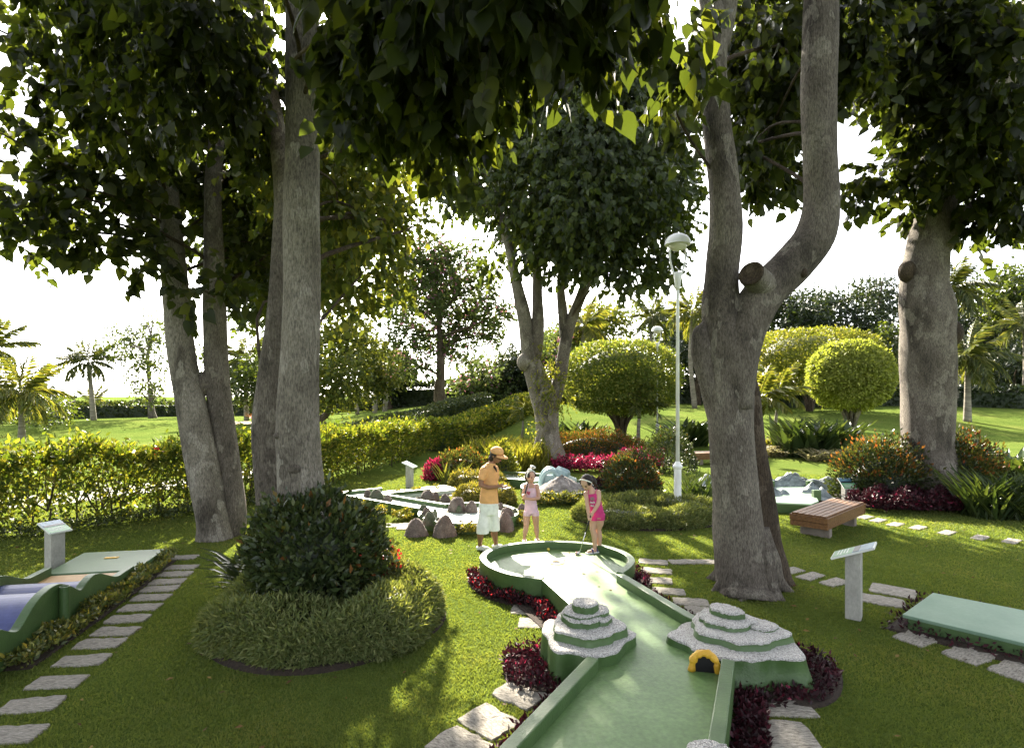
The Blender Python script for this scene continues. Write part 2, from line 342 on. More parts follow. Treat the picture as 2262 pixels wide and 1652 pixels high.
M_black = pmat('matt_black', (0.012, 0.012, 0.013), 20, 0.5)
M_hole_shade = pmat('hole_shade', (0.006, 0.006, 0.006), 20, 0.9)  # near-black colour standing in for the shade inside holes
def pebblemat():
    m, nt, out = _new('pebble_white')
    b = nt.nodes.new('ShaderNodeBsdfPrincipled'); b.inputs['Roughness'].default_value = 0.85
    tc = nt.nodes.new('ShaderNodeTexCoord'); v = nt.nodes.new('ShaderNodeTexVoronoi'); v.inputs['Scale'].default_value = 85
    nt.links.new(tc.outputs['Object'], v.inputs['Vector'])
    r = _ramp(nt, v.outputs['Distance'], [(0.0, (0.60, 0.585, 0.56)), (0.45, (0.47, 0.455, 0.43)), (0.8, (0.25, 0.24, 0.225))])
    bw = nt.nodes.new('ShaderNodeRGBToBW'); nt.links.new(v.outputs['Color'], bw.inputs[0])
    r2 = _ramp(nt, bw.outputs[0], [(0.2, (0.85,) * 3), (0.8, (1.08,) * 3)])
    mm = nt.nodes.new('ShaderNodeMix'); mm.data_type = 'RGBA'; mm.blend_type = 'MULTIPLY'; mm.inputs[0].default_value = 1
    nt.links.new(r.outputs[0], mm.inputs[6]); nt.links.new(r2.outputs[0], mm.inputs[7]); nt.links.new(mm.outputs[2], b.inputs['Base Color'])
    bp = nt.nodes.new('ShaderNodeBump'); bp.invert = True; bp.inputs['Strength'].default_value = 1; bp.inputs['Distance'].default_value = 0.012
    nt.links.new(v.outputs['Distance'], bp.inputs['Height']); nt.links.new(bp.outputs[0], b.inputs['Normal']); nt.links.new(b.outputs[0], out.inputs[0]); return m
M_pebble = pebblemat()
M_stone = pmat('stone_slab', [(0.28, (0.08, 0.07, 0.055)), (0.45, (0.24, 0.22, 0.185)), (0.7, (0.40, 0.37, 0.32))], 9, 0.92, 0.02, 30, detail=8, fine=(45, 0.3), stretch=(1, 2.5, 1))
M_conc = pmat('concrete', [(0.3, (0.24, 0.235, 0.21)), (0.7, (0.37, 0.36, 0.32))], 6, 0.9, 0.004, 60, fine=(50, 0.12), stretch=(1, 1, 0.5))
M_white = pmat('paint_white', (0.74, 0.75, 0.72), 3, 0.35, spec=0.5)
M_lens = pmat('lamp_lens', (0.55, 0.54, 0.48), 3, 0.2, spec=0.6)
M_wood = pmat('bench_wood', [(0.3, (0.07, 0.03, 0.009)), (0.55, (0.15, 0.068, 0.02)), (0.8, (0.23, 0.115, 0.042))], 3, 0.5, 0.004, 30, stretch=(1, 12, 12), fine=(25, 0.2))
M_cone = pmat('cone_render', [(0.25, (0.085, 0.066, 0.058)), (0.55, (0.155, 0.122, 0.108)), (0.8, (0.23, 0.19, 0.17))], 7, 0.92, 0.04, 35, fine=(60, 0.3))
M_cone_g = pmat('cone_render_green', [(0.3, (0.06, 0.085, 0.045)), (0.55, (0.11, 0.12, 0.08)), (0.75, (0.15, 0.10, 0.08))], 6, 0.92, 0.04, 35, fine=(60, 0.3))
M_rockg = pmat('model_rock', [(0.3, (0.10, 0.125, 0.125)), (0.55, (0.22, 0.255, 0.265)), (0.8, (0.42, 0.45, 0.45))], 6, 0.6, 0.02, 18, fine=(30, 0.2))
M_ash = pmat('gravel_mound', [(0.3, (0.15, 0.13, 0.12)), (0.6, (0.30, 0.27, 0.25)), (0.8, (0.48, 0.45, 0.43))], 9, 0.95, 0.03, 50, fine=(70, 0.35))
M_model = pmat('model_blue_grey', [(0.3, (0.20, 0.30, 0.31)), (0.7, (0.33, 0.44, 0.45))], 4, 0.4, 0.002, 40)
M_plate = pmat('sign_plate', (0.62, 0.63, 0.6), 4, 0.3)
M_print_g = pmat('sign_print_green', [(0.3, (0.08, 0.22, 0.09)), (0.7, (0.14, 0.34, 0.14))], 12, 0.3)
M_print_s = pmat('sign_print_sky', [(0.35, (0.06, 0.13, 0.18)), (0.7, (0.2, 0.32, 0.42))], 6, 0.3, stretch=(1, 4, 4))
M_print_d = pmat('sign_print_dark', (0.02, 0.03, 0.03), 30, 0.3)
M_metal = pmat('steel', (0.6, 0.6, 0.6), 5, 0.25, metal=1.0)
M_skin_d = pmat('skin_tan', (0.25, 0.125, 0.07), 6, 0.5, spec=0.35)
M_skin = pmat('skin_light', (0.50, 0.30, 0.21), 6, 0.5, spec=0.35)
M_hair = pmat('hair_dark', (0.018, 0.011, 0.008), 40, 0.6, stretch=(1, 1, 0.3))
M_peach = pmat('cloth_peach', (0.66, 0.36, 0.14), 12, 0.85, 0.006, 14)
M_wcloth = pmat('cloth_white', (0.72, 0.74, 0.68), 12, 0.85, 0.006, 14)
M_lilac = pmat('cloth_lilac', (0.60, 0.44, 0.53), 12, 0.85, 0.005, 14)
M_pink = pmat('cloth_magenta', (0.50, 0.035, 0.17), 12, 0.85, 0.005, 14)
M_heart = pmat('print_heart', (0.42, 0.08, 0.12), 12, 0.8)
M_rosegrey = pmat('print_grey_rose', (0.28, 0.14, 0.16), 12, 0.8)
M_redball = pmat('ball_red', (0.5, 0.04, 0.03), 20, 0.3)
M_yelball = pmat('ball_yellow', (0.6, 0.45, 0.06), 20, 0.35)
M_lip = pmat('lips', (0.35, 0.10, 0.08), 10, 0.5)
M_eye = pmat('eye', (0.02, 0.012, 0.01), 10, 0.2)
M_paper = pmat('paper', (0.8, 0.8, 0.78), 10, 0.8)
M_litter = leafmat('leaf_litter', _G((0.07, 0.045, 0.018), (0.14, 0.10, 0.03), (0.2, 0.17, 0.04)), 0.2, 0.7, (1.2, 1.1, 0.6), 0.1)
M_leg_shaded = pmat('bench_leg_shaded', [(0.3, (0.14, 0.115, 0.09)), (0.7, (0.23, 0.2, 0.165))], 6, 0.9, 0.004, 60, fine=(50, 0.12))  # bench concrete made browner and darker, its shade painted into the colour
EXCL = []                          # ground areas without lawn grass (xy polygons)
# ------------------------------------------------------------------ ground
def make_ground():
    xs = np.concatenate([np.linspace(-395, -70, 14), np.arange(-64, 64.1, 1.0), np.linspace(70, 395, 14)])
    ys = np.concatenate([np.linspace(-60, -4, 8), np.arange(-2, 80.1, 1.0), np.linspace(90, 480, 18)])
    X, Y = np.meshgrid(xs, ys); Z = terr(X, Y)
    V = np.stack([X.ravel(), Y.ravel(), Z.ravel()], 1)
    n, m = len(xs), len(ys); i, j = np.meshgrid(np.arange(n - 1), np.arange(m - 1)); a = (j * n + i).ravel()
    F = np.stack([a, a + 1, a + n + 1, a + n], 1)
    o = link('lawn', np_mesh('lawn', V, F, M_lawn, smooth=True)); tag(o, kind='structure')
make_ground()
def sheet(name, poly, mat, dz=0.008, kind='structure', res=None):
    """flat sheet following the terrain, given as an xy polygon (fan of small quads along a strip is not needed here)"""
    me = bpy.data.meshes.new(name); me.from_pydata([(p[0], p[1], T(p[0], p[1]) + dz) for p in poly], [], [tuple(range(len(poly)))]); me.materials.append(mat)
    o = link(name, me); tag(o, kind=kind); return o
# paved walk behind the hedge on the left: strip of quads
_pv = [(-22, 9.6), (-14, 11.4), (-10.6, 13.0), (-8.3, 16.5), (-6.9, 22), (-4.6, 32)]
def strip_sheet(name, mid, w, mat, dz=0.008):
    mid = [Vector((p[0], p[1])) for p in mid]; L, R = [], []
    for i, p in enumerate(mid):
        t = (mid[min(i + 1, len(mid) - 1)] - mid[max(i - 1, 0)]).normalized(); nrm = Vector((-t.y, t.x))
        L.append(p + nrm * w / 2); R.append(p - nrm * w / 2)
    V = [(q.x, q.y, T(q.x, q.y) + dz) for q in L] + [(q.x, q.y, T(q.x, q.y) + dz) for q in R]; n = len(mid)
    me = bpy.data.meshes.new(name); me.from_pydata(V, [], [(i, n + i, n + i + 1, i + 1) for i in range(n - 1)]); me.materials.append(mat)
    return tag(link(name, me), kind='structure')
strip_sheet('path', _pv, 1.7, M_path)
# sand bunker on the far lawn
_b = Q(545, 935, 42); _bp = [(_b.x + 2.6 * math.cos(a) * (1 + .2 * math.sin(2 * a)), _b.y + 1.6 * math.sin(a)) for a in np.linspace(0, 6.28, 28, endpoint=False)]
_me = bpy.data.meshes.new('sand_bunker'); _me.from_pydata([(p[0], p[1], T(*p) + .05) for p in _bp] + [(_b.x, _b.y, T(_b.x, _b.y) + .05)], [], [(i, (i + 1) % 28, 28) for i in range(28)]); _me.materials.append(M_sand)
tag(link('sand_bunker', _me), kind='structure')

def blob(c, r, n=40, ph=0.0, amt=0.05, ry=None):
    ry = ry or r
    return [(c[0] + r * math.cos(a) * (1 + amt * math.sin(3 * a + ph) + amt * .6 * math.sin(5 * a + 2 * ph)), c[1] + ry * math.sin(a) * (1 + amt * math.sin(3 * a + ph) + amt * .6 * math.sin(5 * a + 2 * ph))) for a in np.linspace(0, 2 * math.pi, n, endpoint=False)]
def soil_bed(poly, h=0.03):
    """flower bed earth, a slightly domed sheet"""
    c = np.mean(np.array(poly), axis=0); n = len(poly); V = []
    for s, z in ((1.0, -0.01), (0.94, h), (0.0, h + .02)):
        if s == 0: V.append((c[0], c[1], T(*c) + z))
        else: V += [(c[0] + (p[0] - c[0]) * s, c[1] + (p[1] - c[1]) * s, T(p[0], p[1]) + z) for p in poly]
    F = [(i, (i + 1) % n, n + (i + 1) % n, n + i) for i in range(n)] + [(n + i, n + (i + 1) % n, 2 * n) for i in range(n)]
    me = bpy.data.meshes.new('soil_bed'); me.from_pydata(V, [], F); me.materials.append(M_soil)
    o = link('soil_bed', me); tag(o, kind='structure'); EXCL.append(np.array(poly)); return o

# ------------------------------------------------------------------ golf holes
def offset_line(P, w, closed=False):
    P = [Vector((p[0], p[1])) for p in P]; n = len(P); out = []
    for i in range(n):
        a = P[(i - 1) % n] if (closed or i > 0) else P[i] - (P[i + 1] - P[i]); b = P[(i + 1) % n] if (closed or i < n - 1) else P[i] + (P[i] - P[i - 1])
        t1 = (P[i] - a).normalized(); t2 = (b - P[i]).normalized(); n1 = Vector((-t1.y, t1.x)); n2 = Vector((-t2.y, t2.x))
        m = (n1 + n2); m.normalize(); k = 1.0 / max(0.5, m.dot(n1)); out.append(P[i] + m * w * k)
    return out
def wall_strip(name, P, w, z0, z1, mat, parent, closed=False, bevel=0.008):
    """wall along the line P, w wide to the left of its direction"""
    A = [Vector((p[0], p[1])) for p in P]; B = offset_line(P, w, closed); n = len(A)
    zt = z1 if hasattr(z1, '__len__') else [z1] * n
    V = []
    for i in range(n):
        V += [(A[i].x, A[i].y, z0), (A[i].x, A[i].y, zt[i]), (B[i].x, B[i].y, zt[i]), (B[i].x, B[i].y, z0)]
    F = []
    for i in range(n if closed else n - 1):
        a, b = 4 * i, 4 * ((i + 1) % n)
        for k in range(4): F.append((a + k, b + k, b + (k + 1) % 4, a + (k + 1) % 4))
    if not closed: F += [(0, 1, 2, 3), (4 * n - 1, 4 * n - 2, 4 * n - 3, 4 * n - 4)]
    return MB().add(V, F).build(name, mat, parent, bevel=bevel)
def lobed(c, rx, ry, n, lobes, rot=0.0):
    P = []
    for k in range(n):
        a = 2 * math.pi * k / n; r = 1 + sum(A * math.sin(f * a + p) for f, A, p in lobes)
        x, y = rx * r * math.cos(a), ry * r * math.sin(a)
        P.append((c[0] + x * math.cos(rot) - y * math.sin(rot), c[1] + x * math.sin(rot) + y * math.cos(rot)))
    return P
def terrace(parent, c, rx, ry, z0, z1, lobes, flare=0.1, rot=0.0, n=72):
    base = np.array(lobed((0, 0), rx, ry, n, lobes, rot)); c = np.array(c)
    rim = 0.028 / max(rx, ry)
    rings = [(1 + flare, z0), (1 + flare * .35, z0 * .5 + z1 * .5), (1.0, z1 - .022), (1.004, z1 - .012), (1 - rim * .35, z1 - .002), (1 - rim * 1.2, z1), (0.5, z1 + .004)]
    V = []; jit = RNG.normal(0, .0025, (len(rings), n))
    for q, (s, z) in enumerate(rings):
        for k, p in enumerate(base): V.append((c[0] + p[0] * s + jit[q][k], c[1] + p[1] * s + jit[q][k], z + jit[q][k] * .8))
    V.append((c[0], c[1], z1 + .006)); F, m = [], []
    for i in range(len(rings) - 1):
        for k in range(n): F.append((i * n + k, i * n + (k + 1) % n, (i + 1) * n + (k + 1) % n, (i + 1) * n + k)); m.append(0 if i < 2 else 1)
    L = (len(rings) - 1) * n
    for k in range(n): F.append((L + k, L + (k + 1) % n, L + n)); m.append(1)
    b = MB(); b.add(V, F); b.m = m
    return b.build('terrace', [M_wall, M_pebble], parent, smooth=True)

# --- the main hole: round green, bent lane, terraced rocks
z5 = lambda x, y, z=.3: at(1031.1 + .18236 * x, 1178.4 + .18236 * y, z)
MH = empty('golf_hole', (0.9, 5.6, 0), 'green painted miniature golf hole with round green and terraced white topped rocks', 'golf hole')
_left_front = [(-0.62, 2.5), (0.62, 4.60)]
_left_back = [(0.66, 5.45), (0.605, 5.67), tuple(z5(910, 552).xy)]
_circ = [tuple(z5(*p).xy) for p in ((910, 552), (690, 525), (500, 490), (350, 440), (230, 380), (165, 310), (160, 265), (215, 210), (330, 160), (500, 120), (700, 95), (960, 82), (1200, 85), (1400, 97), (1650, 130), (1850, 185), (1980, 245), (2037, 310), (2027, 360), (1980, 410), (1895, 475))]
_cp, _ = catmull([(*p, 0) for p in _circ], [0] * len(_circ), 3); _circ = [(p[0], p[1]) for p in _cp]
_right_back = [tuple(z5(1895, 475).xy), (1.775, 5.46), (1.93, 5.2)]
_right_front = [(1.80, 4.52), (1.36, 3.55), (0.86, 2.5)]
# outline runs clockwise seen from above: the inside is on the right, so walls grow with a negative width
wall_strip('side_wall', _left_front, -0.10, 0, .30, M_wall, MH)
wall_strip('side_wall', _left_back[:-1] + [(_left_back[-1][0] - .0, _left_back[-1][1] - .004)], -0.10, 0, .298, M_wall, MH)
wall_strip('rim_wall', _circ, -0.09, 0, .30, M_wall, MH)
wall_strip('side_wall', [(_right_back[0][0] + .002, _right_back[0][1] - .004)] + _right_back[1:], -0.10, 0, .298, M_wall, MH)
wall_strip('side_wall', _right_front, -0.10, 0, .30, M_wall, MH)
_out = _left_front + _left_back[:-1] + _circ + _right_back[1:] + _right_front
_in = [(p.x, p.y) for p in offset_line(_out, -0.045)]
MB().prism(_in, 0.0, 0.20).build('deck', M_deck, MH)
EXCL.append(np.array(_out))
_cup = at(1229, 1242, .2)
MB().lathe((_cup.x, _cup.y, 0), [(0.056, .2045), (0.062, .2085), (0.105, .2085), (0.112, .2015)], 32, caps=False).build('cup_ring', M_yellow_r, MH, smooth=False)
MB().lathe((_cup.x, _cup.y, 0), [(0.0005, .2035), (0.058, .2038)], 28).build('cup', M_hole_shade, MH)  # flat black disc on the deck, paints the shade inside the cup
R1 = empty('terraced_rock', (0.68, 5.02, 0)); R1.parent = MH; R1.location = Vector((0.68, 5.02, 0)) - MH.location
_lb = lambda a, s: [(3, .035 * s, a), (5, .045 * s, a * 1.7), (8, .025 * s, a * 2.3), (11, .012 * s, a)]
def rock_terraces(parent, specs):
    for (cx, cy, rx, ry, a, b, ph, s, fl, rot) in specs: terrace(parent, (cx, cy), rx, ry, a, b, _lb(ph, s), fl, rot)
rock_terraces(R1, [(.66, 5.02, .395, .40, .0, .30, 0.7, 1.5, .05, 0), (.68, 5.06, .315, .30, .29, .385, 2.1, 1.2, .05, .2),
                   (.64, 5.10, .185, .19, .38, .455, 0.2, .7, .04, 0), (.80, 5.10, .10, .13, .38, .44, 1.2, .7, .05, 0), (.64, 5.12, .17, .17, .45, .485, 2.2, .7, .03, 0),
                   (.80, 5.14, .085, .11, .435, .49, 2.2, .6, .04, 0), (.665, 5.10, .115, .11, .47, .565, 1.2, .6, .04, 0)])
R2 = empty('terraced_rock', (1.96, 5.04, 0)); R2.parent = MH; R2.location = Vector((1.96, 5.04, 0)) - MH.location
rock_terraces(R2, [(1.99, 5.02, .53, .45, .0, .272, 2.6, 1.5, .14, -.25), (2.04, 5.08, .40, .33, .262, .345, 1.0, 1.3, .05, -.3),
                   (1.98, 5.16, .235, .21, .335, .40, 0.4, 1.2, .05, -.4), (2.26, 5.06, .13, .12, .335, .375, 1.4, .8, .06, 0), (1.83, 5.2, .085, .10, .335, .39, 3.1, .8, .06, 0),
                   (1.99, 5.20, .155, .105, .395, .465, 0.1, .8, .04, -.75)])
# yellow tunnel mouth in the right rock
_tc = at(1557, 1484, .2); _fd = Vector((-.22, -1, 0)).normalized(); _sd = Vector((1, -.22, 0)).normalized()
TM = MB(); 
for q, (rr, off) in enumerate(((.0, 0),)):
    pts = []
    for a in np.linspace(0, math.pi, 13): pts.append(_tc + _sd * (math.cos(a) * .092) + Vector((0, 0, .06 + math.sin(a) * .088)) + _fd * -.01)
    pts = [_tc + _sd * .10 + Vector((0, 0, .0)) + _fd * -.01] + pts + [_tc - _sd * .10 + Vector((0, 0, .0)) + _fd * -.01]
    TM.tube([tuple(p) for p in pts], [.030 * (1 + .15 * math.sin(i * 2.3)) for i in range(len(pts))], 10, True, 3, wob=.22)
TM.build('tunnel_arch', M_yellow_p, R2, smooth=True)
TD = MB(); _arc = [(math.cos(a) * .082, .055 + math.sin(a) * .08) for a in np.linspace(0, math.pi, 11)] + [(-.082, .002), (.082, .002)]
_V = [tuple(_tc + _sd * p[0] + Vector((0, 0, p[1])) + _fd * o) for o in (.004, -.12) for p in _arc]; n_ = len(_arc)
TD.add(_V, [tuple(range(n_))] + [(i, (i + 1) % n_, n_ + (i + 1) % n_, n_ + i) for i in range(n_)] + [tuple(range(2 * n_ - 1, n_ - 1, -1))])
TD.build('tunnel_shade', M_hole_shade, R2)  # solid black block painting in the shade of the tunnel mouth
R3 = empty('terraced_rock', (1.08, 3.05, 0)); R3.parent = MH; R3.location = Vector((1.08, 3.05, 0)) - MH.location
rock_terraces(R3, [(1.02, 2.96, .26, .24, .0, .33, 2.6, 1.3, .08, 0), (.93, 3.0, .13, .12, .32, .415, 1.6, .8, .05, 0), (1.085, 3.07, .125, .105, .32, .50, 1.0, .5, .05, 0)])

# --- the blue wavy hole on the left
z7 = lambda x, y: (.21404 * x, 1119.5 + .21404 * y)
WA, WB = (-5.12, 8.25), (-4.50, 4.9)
_prof = [(1640, 470), (1560, 520), (1480, 580), (1418, 630)]
_wave = [(1390, 602), (1300, 660), (1240, 700), (1195, 715), (1120, 702), (1040, 682), (970, 702), (900, 775), (850, 845), (810, 850), (740, 815), (640, 789), (560, 812), (470, 880), (400, 955), (330, 1055), (260, 1175), (200, 1265), (140, 1287), (60, 1272), (0, 1262), (-120, 1300), (-260, 1420), (-400, 1700)]
WH = empty('wavy_golf_hole', (-5.2, 6.4, 0), 'green walled miniature golf hole with blue waves and sloping tee on the left', 'golf hole')
wd = (Vector(WB) - Vector(WA)).normalized(); wn_ = Vector((wd.y, -wd.x))      # wn_ points to the far (left) side
if wn_.x > 0: wn_ = -wn_
def wpt(px):
    p = on_line(*z7(*px), WA, WB); s = (Vector((p.x, p.y)) - Vector(WA)).dot(wd); return s, p.z
_ws = [wpt(p) for p in _wave]; _wa, _ = catmull([(s, z, 0) for s, z in _ws], [0] * len(_ws), 3)
_wl = [(s, max(.12, z)) for s, z, _z in _wa]
def wxy(s, off): q = Vector(WA) + wd * s + wn_ * off; return q.x, q.y
def profile_wall(off0, off1, name, dz=0):
    V = []; n = len(_wl)
    for s, z in _wl:
        for off, zz in ((off0, 0), (off0, z + dz), (off1, z + dz), (off1, 0)): V.append((*wxy(s, off), zz))
    F = [(4 * i + k, 4 * i + 4 + k, 4 * i + 4 + (k + 1) % 4, 4 * i + (k + 1) % 4) for i in range(n - 1) for k in range(4)] + [(0, 1, 2, 3), (4 * n - 1, 4 * n - 2, 4 * n - 3, 4 * n - 4)]
    return MB().add(V, F).build(name, M_wall, WH, bevel=.006)
profile_wall(0.0, 0.085, 'side_wall'); profile_wall(0.96, 1.045, 'side_wall', .03)
_s0 = _wl[0][0]
def lane_band(name, sa, sb, mat, top):
    ss = [s for s, z in _wl if sa <= s <= sb]; ss = sorted(set([sa] + ss + [sb])); zs = np.interp(ss, [s for s, z in _wl], [z for s, z in _wl])
    V = []
    for s, z in zip(ss, zs):
        zz = top(s, z); V += [(*wxy(s, .045), .01), (*wxy(s, .045), zz), (*wxy(s, 1.0), zz), (*wxy(s, 1.0), .01)]
    n = len(ss); F = [(4 * i + k, 4 * i + 4 + k, 4 * i + 4 + (k + 1) % 4, 4 * i + (k + 1) % 4) for i in range(n - 1) for k in range(4)] + [(0, 1, 2, 3), (4 * n - 1, 4 * n - 2, 4 * n - 3, 4 * n - 4)]
    return MB().add(V, F).build(name, mat, WH, smooth=False)
_so = wpt((1195, 715))[0]
lane_band('striped_band', _s0 + .02, _so, M_orange_p, lambda s, z: z - .075)
lane_band('blue_lane', _so + .003, _wl[-1][0] - .02, M_blue, lambda s, z: z - .08)
_te = [wpt(p) for p in _prof]
_tt = [(-.02, _te[0][1] + .0)] + _te[1:] 
_t0, _t1 = 0.0, _s0 - .004; _zA, _zB = _te[0][1], _te[-1][1] - .0
TP = MB(); V = []
for s, z in ((_t0, _zA), (_t1, _zB), (_s0 + .03, _zB - .03)):
    for off, zz in ((-.005, 0), (-.005, z), (1.06, z), (1.06, 0)): V.append((*wxy(s, off if s < _s0 else (.05 if off < .5 else .99)), zz))
TP.add(V, [(4 * i + k, 4 * i + 4 + k, 4 * i + 4 + (k + 1) % 4, 4 * i + (k + 1) % 4) for i in range(2) for k in range(4)] + [(0, 1, 2, 3), (11, 10, 9, 8)])
TP.build('tee_deck', [M_tee], WH, bevel=.006)
_m = wxy(.33, .55); MB().box((_m[0], _m[1], _zA + (_zB - _zA) * .33 / _t1 + .005), (.17, .06, .008), rz=math.atan2(wd.y, wd.x) + math.pi / 2).build('tee_marker', M_yellow_p, WH)
_pp = wpt((610, 840)); _px = wxy(_pp[0], -.05)
MB().lathe((_px[0], _px[1], 0), [(.045, 0), (.045, _pp[1] + .02), (.038, _pp[1] + .02), (.036, _pp[1] - .05)], 16).build('drain_pipe', M_wall, WH, smooth=False)
EXCL.append(np.array([wxy(-.05, -.05), wxy(-.05, 1.1), wxy(5, 1.1), wxy(5, -.05)]))

# --- the cone hole
z3 = lambda x, y, z=.11: at(760 + .18494 * x, 1013.4 + .18494 * y, z)
CH = empty('cone_golf_hole', (-1.6, 11, 0), 'sunlit pale miniature golf hole dotted with brown volcano cones behind the woman', 'golf hole')
C0, C1, C2, C3, C4 = (z3(950, 365).xy, z3(560, 402).xy, z3(150, 448).xy, z3(500, 535).xy, z3(900, 625).xy)
CG = Vector((-.83, 10.74)); CR = .97
_ga = [(CG.x + CR * math.cos(a), CG.y + CR * math.sin(a)) for a in np.linspace(math.radians(118), math.radians(118 - 322), 48)]
_dirB = (CG - Vector(C2)).normalized(); _nB = Vector((-_dirB.y, _dirB.x)); _dirA = (Vector(C2) - Vector(C0)).normalized(); _nA = Vector((-_dirA.y, _dirA.x))
_hw = .34
_lo = [tuple(Vector(C2) - _nB * _hw - _dirB * .25), tuple(CG - _dirB * .86 - _nB * _hw)]
_li = [tuple(Vector(C2) + _nB * _hw + _dirB * .55), tuple(CG - _dirB * .86 + _nB * _hw)]
_bk = [tuple(Vector(C2) - _nA * _hw + _dirA * .2), tuple(Vector(C2) - _nA * _hw - _dirA * .75)]
_ends = [tuple(Vector(C2) - _nB * _hw - _dirB * .25), tuple(Vector(C2) + _dirA * .42 - _nB * .02), tuple(Vector(C2) - _nA * _hw + _dirA * .2)]
MB().prism([tuple(Vector(C0) + _nA * .42 - _dirA * .75), tuple(Vector(C0) - _nA * .36 - _dirA * .75), tuple(Vector(C0) - _nA * .36), tuple(Vector(C2) - _nA * (_hw - .03) + _dirA * .2), tuple(Vector(C2) + _dirA * .38), tuple(Vector(C2) - _nB * (_hw - .03) - _dirB * .2), tuple(CG - _dirB * .6 - _nB * (_hw - .03)), tuple(CG - _dirB * .6 + _nB * (_hw - .03)), tuple(Vector(C2) + _nB * _hw + _dirB * .55), tuple(Vector(C0) + _nA * .42)], 0, .106).build('lane_deck', M_deck_sunlit, CH)
MB().prism([(CG.x + (CR - .04) * math.cos(a), CG.y + (CR - .04) * math.sin(a)) for a in np.linspace(0, 6.2832, 56, endpoint=False)], 0, .11).build('green_deck', M_deck_sunlit, CH)
_a0 = math.atan2(-_dirB.y, -_dirB.x); _half = math.asin(_hw / CR)
_ring = [(CG.x + CR * math.cos(a), CG.y + CR * math.sin(a)) for a in np.linspace(_a0 + _half, _a0 + 2 * math.pi - _half, 52)]
wall_strip('rim_wall', _ring, .08, 0, .19, M_wall, CH)
wall_strip('side_wall', _lo, .08, 0, .188, M_wall, CH); wall_strip('side_wall', _li, -.08, 0, .188, M_wall, CH)
wall_strip('side_wall', _bk, .08, 0, .188, M_wall, CH); wall_strip('end_wall', _ends, -.08, 0, .186, M_wall, CH)
wall_strip('side_wall', [tuple(Vector(C0) + _nA * .42 - _dirA * -.0), tuple(Vector(C1) + _nA * .42 + _dirA * .35)], -.08, 0, .186, M_wall, CH)
for q in ([tuple(Vector(C0) + _nA * .5 - _dirA * .85), tuple(Vector(C0) - _nA * .45 - _dirA * .85), tuple(Vector(C2) - _nA * .45 + _dirA * .5), tuple(Vector(C2) + _nA * .5 + _dirA * .5)], [tuple(Vector(C2) + _nB * .4), tuple(Vector(C2) - _nB * .42 - _dirB * .3), tuple(CG - _nB * .42), tuple(CG + _nB * .4)], [(CG.x + 1.03 * math.cos(a), CG.y + 1.03 * math.sin(a)) for a in np.linspace(0, 6.28, 30)]): EXCL.append(np.array(q))
def cone(parent, c, z0, h, r, mat, name='cone'):
    c = Vector(c); n = 22; rings = 9; V = []; ph = RNG.uniform(0, 6.28, 3); tip = RNG.uniform(-.08, .08, 2)
    for i in range(rings):
        t = i / (rings - 1); rr = r * (1 - t ** 1.25) ** .85 if t < 1 else 0.0; rr = max(rr, .0)
        rr = r * (1 - t) ** (.44 + .07 * math.sin(ph[0])) if t < 1 else 0
        for k in range(n):
            a = 2 * math.pi * k / n; w = 1 + .07 * math.sin(3 * a + ph[1] + t * 2) + .05 * math.sin(7 * a + ph[2] + 4 * t) + RNG.normal(0, .02)
            V.append((c.x + rr * w * math.cos(a) + tip[0] * r * t, c.y + rr * w * math.sin(a) + tip[1] * r * t, z0 + h * (t ** .92) + RNG.normal(0, .004)))
    F = [(i * n + k, i * n + (k + 1) % n, (i + 1) * n + (k + 1) % n, (i + 1) * n + k) for i in range(rings - 1) for k in range(n)]
    return MB().add(V, F).build(name, mat, parent, smooth=True)
for (x, y, h, w, z, g) in ((270, 485, 108, 55, .11, 0), (370, 503, 132, 95, .11, 1), (515, 508, 78, 50, .11, 0), (95, 510, 60, 34, .11, 0),
        (870, 512, 58, 45, 0, 1), (995, 545, 158, 98, 0, 0), (1090, 502, 104, 52, 0, 0), (1195, 560, 130, 80, 0, 0), (1340, 635, 165, 108, .11, 0), (1375, 648, 88, 42, .11, 1), (1515, 642, 128, 84, .11, 0),
        (940, 665, 110, 62, .11, 1), (985, 690, 102, 60, .11, 0), (1080, 695, 92, 36, .11, 1), (925, 750, 88, 40, .11, 1), (1015, 790, 152, 86, .11, 1), (1130, 792, 88, 46, .11, 1),
        (850, 930, 197, 136, 0, 0), (1190, 935, 238, 140, 0, 0), (1390, 812, 72, 60, .11, 1), (1520, 812, 74, 46, .11, 0), (1690, 812, 90, 50, .11, 0),
        (1870, 605, 75, 42, .11, 0), (1925, 595, 58, 32, .11, 1), (1945, 740, 150, 95, .11, 0), (1930, 870, 220, 105, 0, 0), (2040, 690, 92, 50, .11, 1), (2120, 660, 118, 68, .11, 0)):
    b = at(760 + .18494 * x, 1013.4 + .18494 * y, z); k = .18494 / FPX * b.y
    cone(CH, (b.x, b.y + w * k * .6), z - .01, h * k * 1.1, w * k * 1.06, M_cone_g if g else M_cone)
for (x, y, w) in ((360, 505, 150), (1400, 645, 190), (1060, 800, 120)):
    b = at(760 + .18494 * x, 1013.4 + .18494 * y, .11); k = .18494 / FPX * b.y
    MB().prism(blob((b.x, b.y + .1), w * k, 26, x, .1, w * k * .5), .10, .125).build('grit_patch', M_cone_g, CH, bevel=.006)

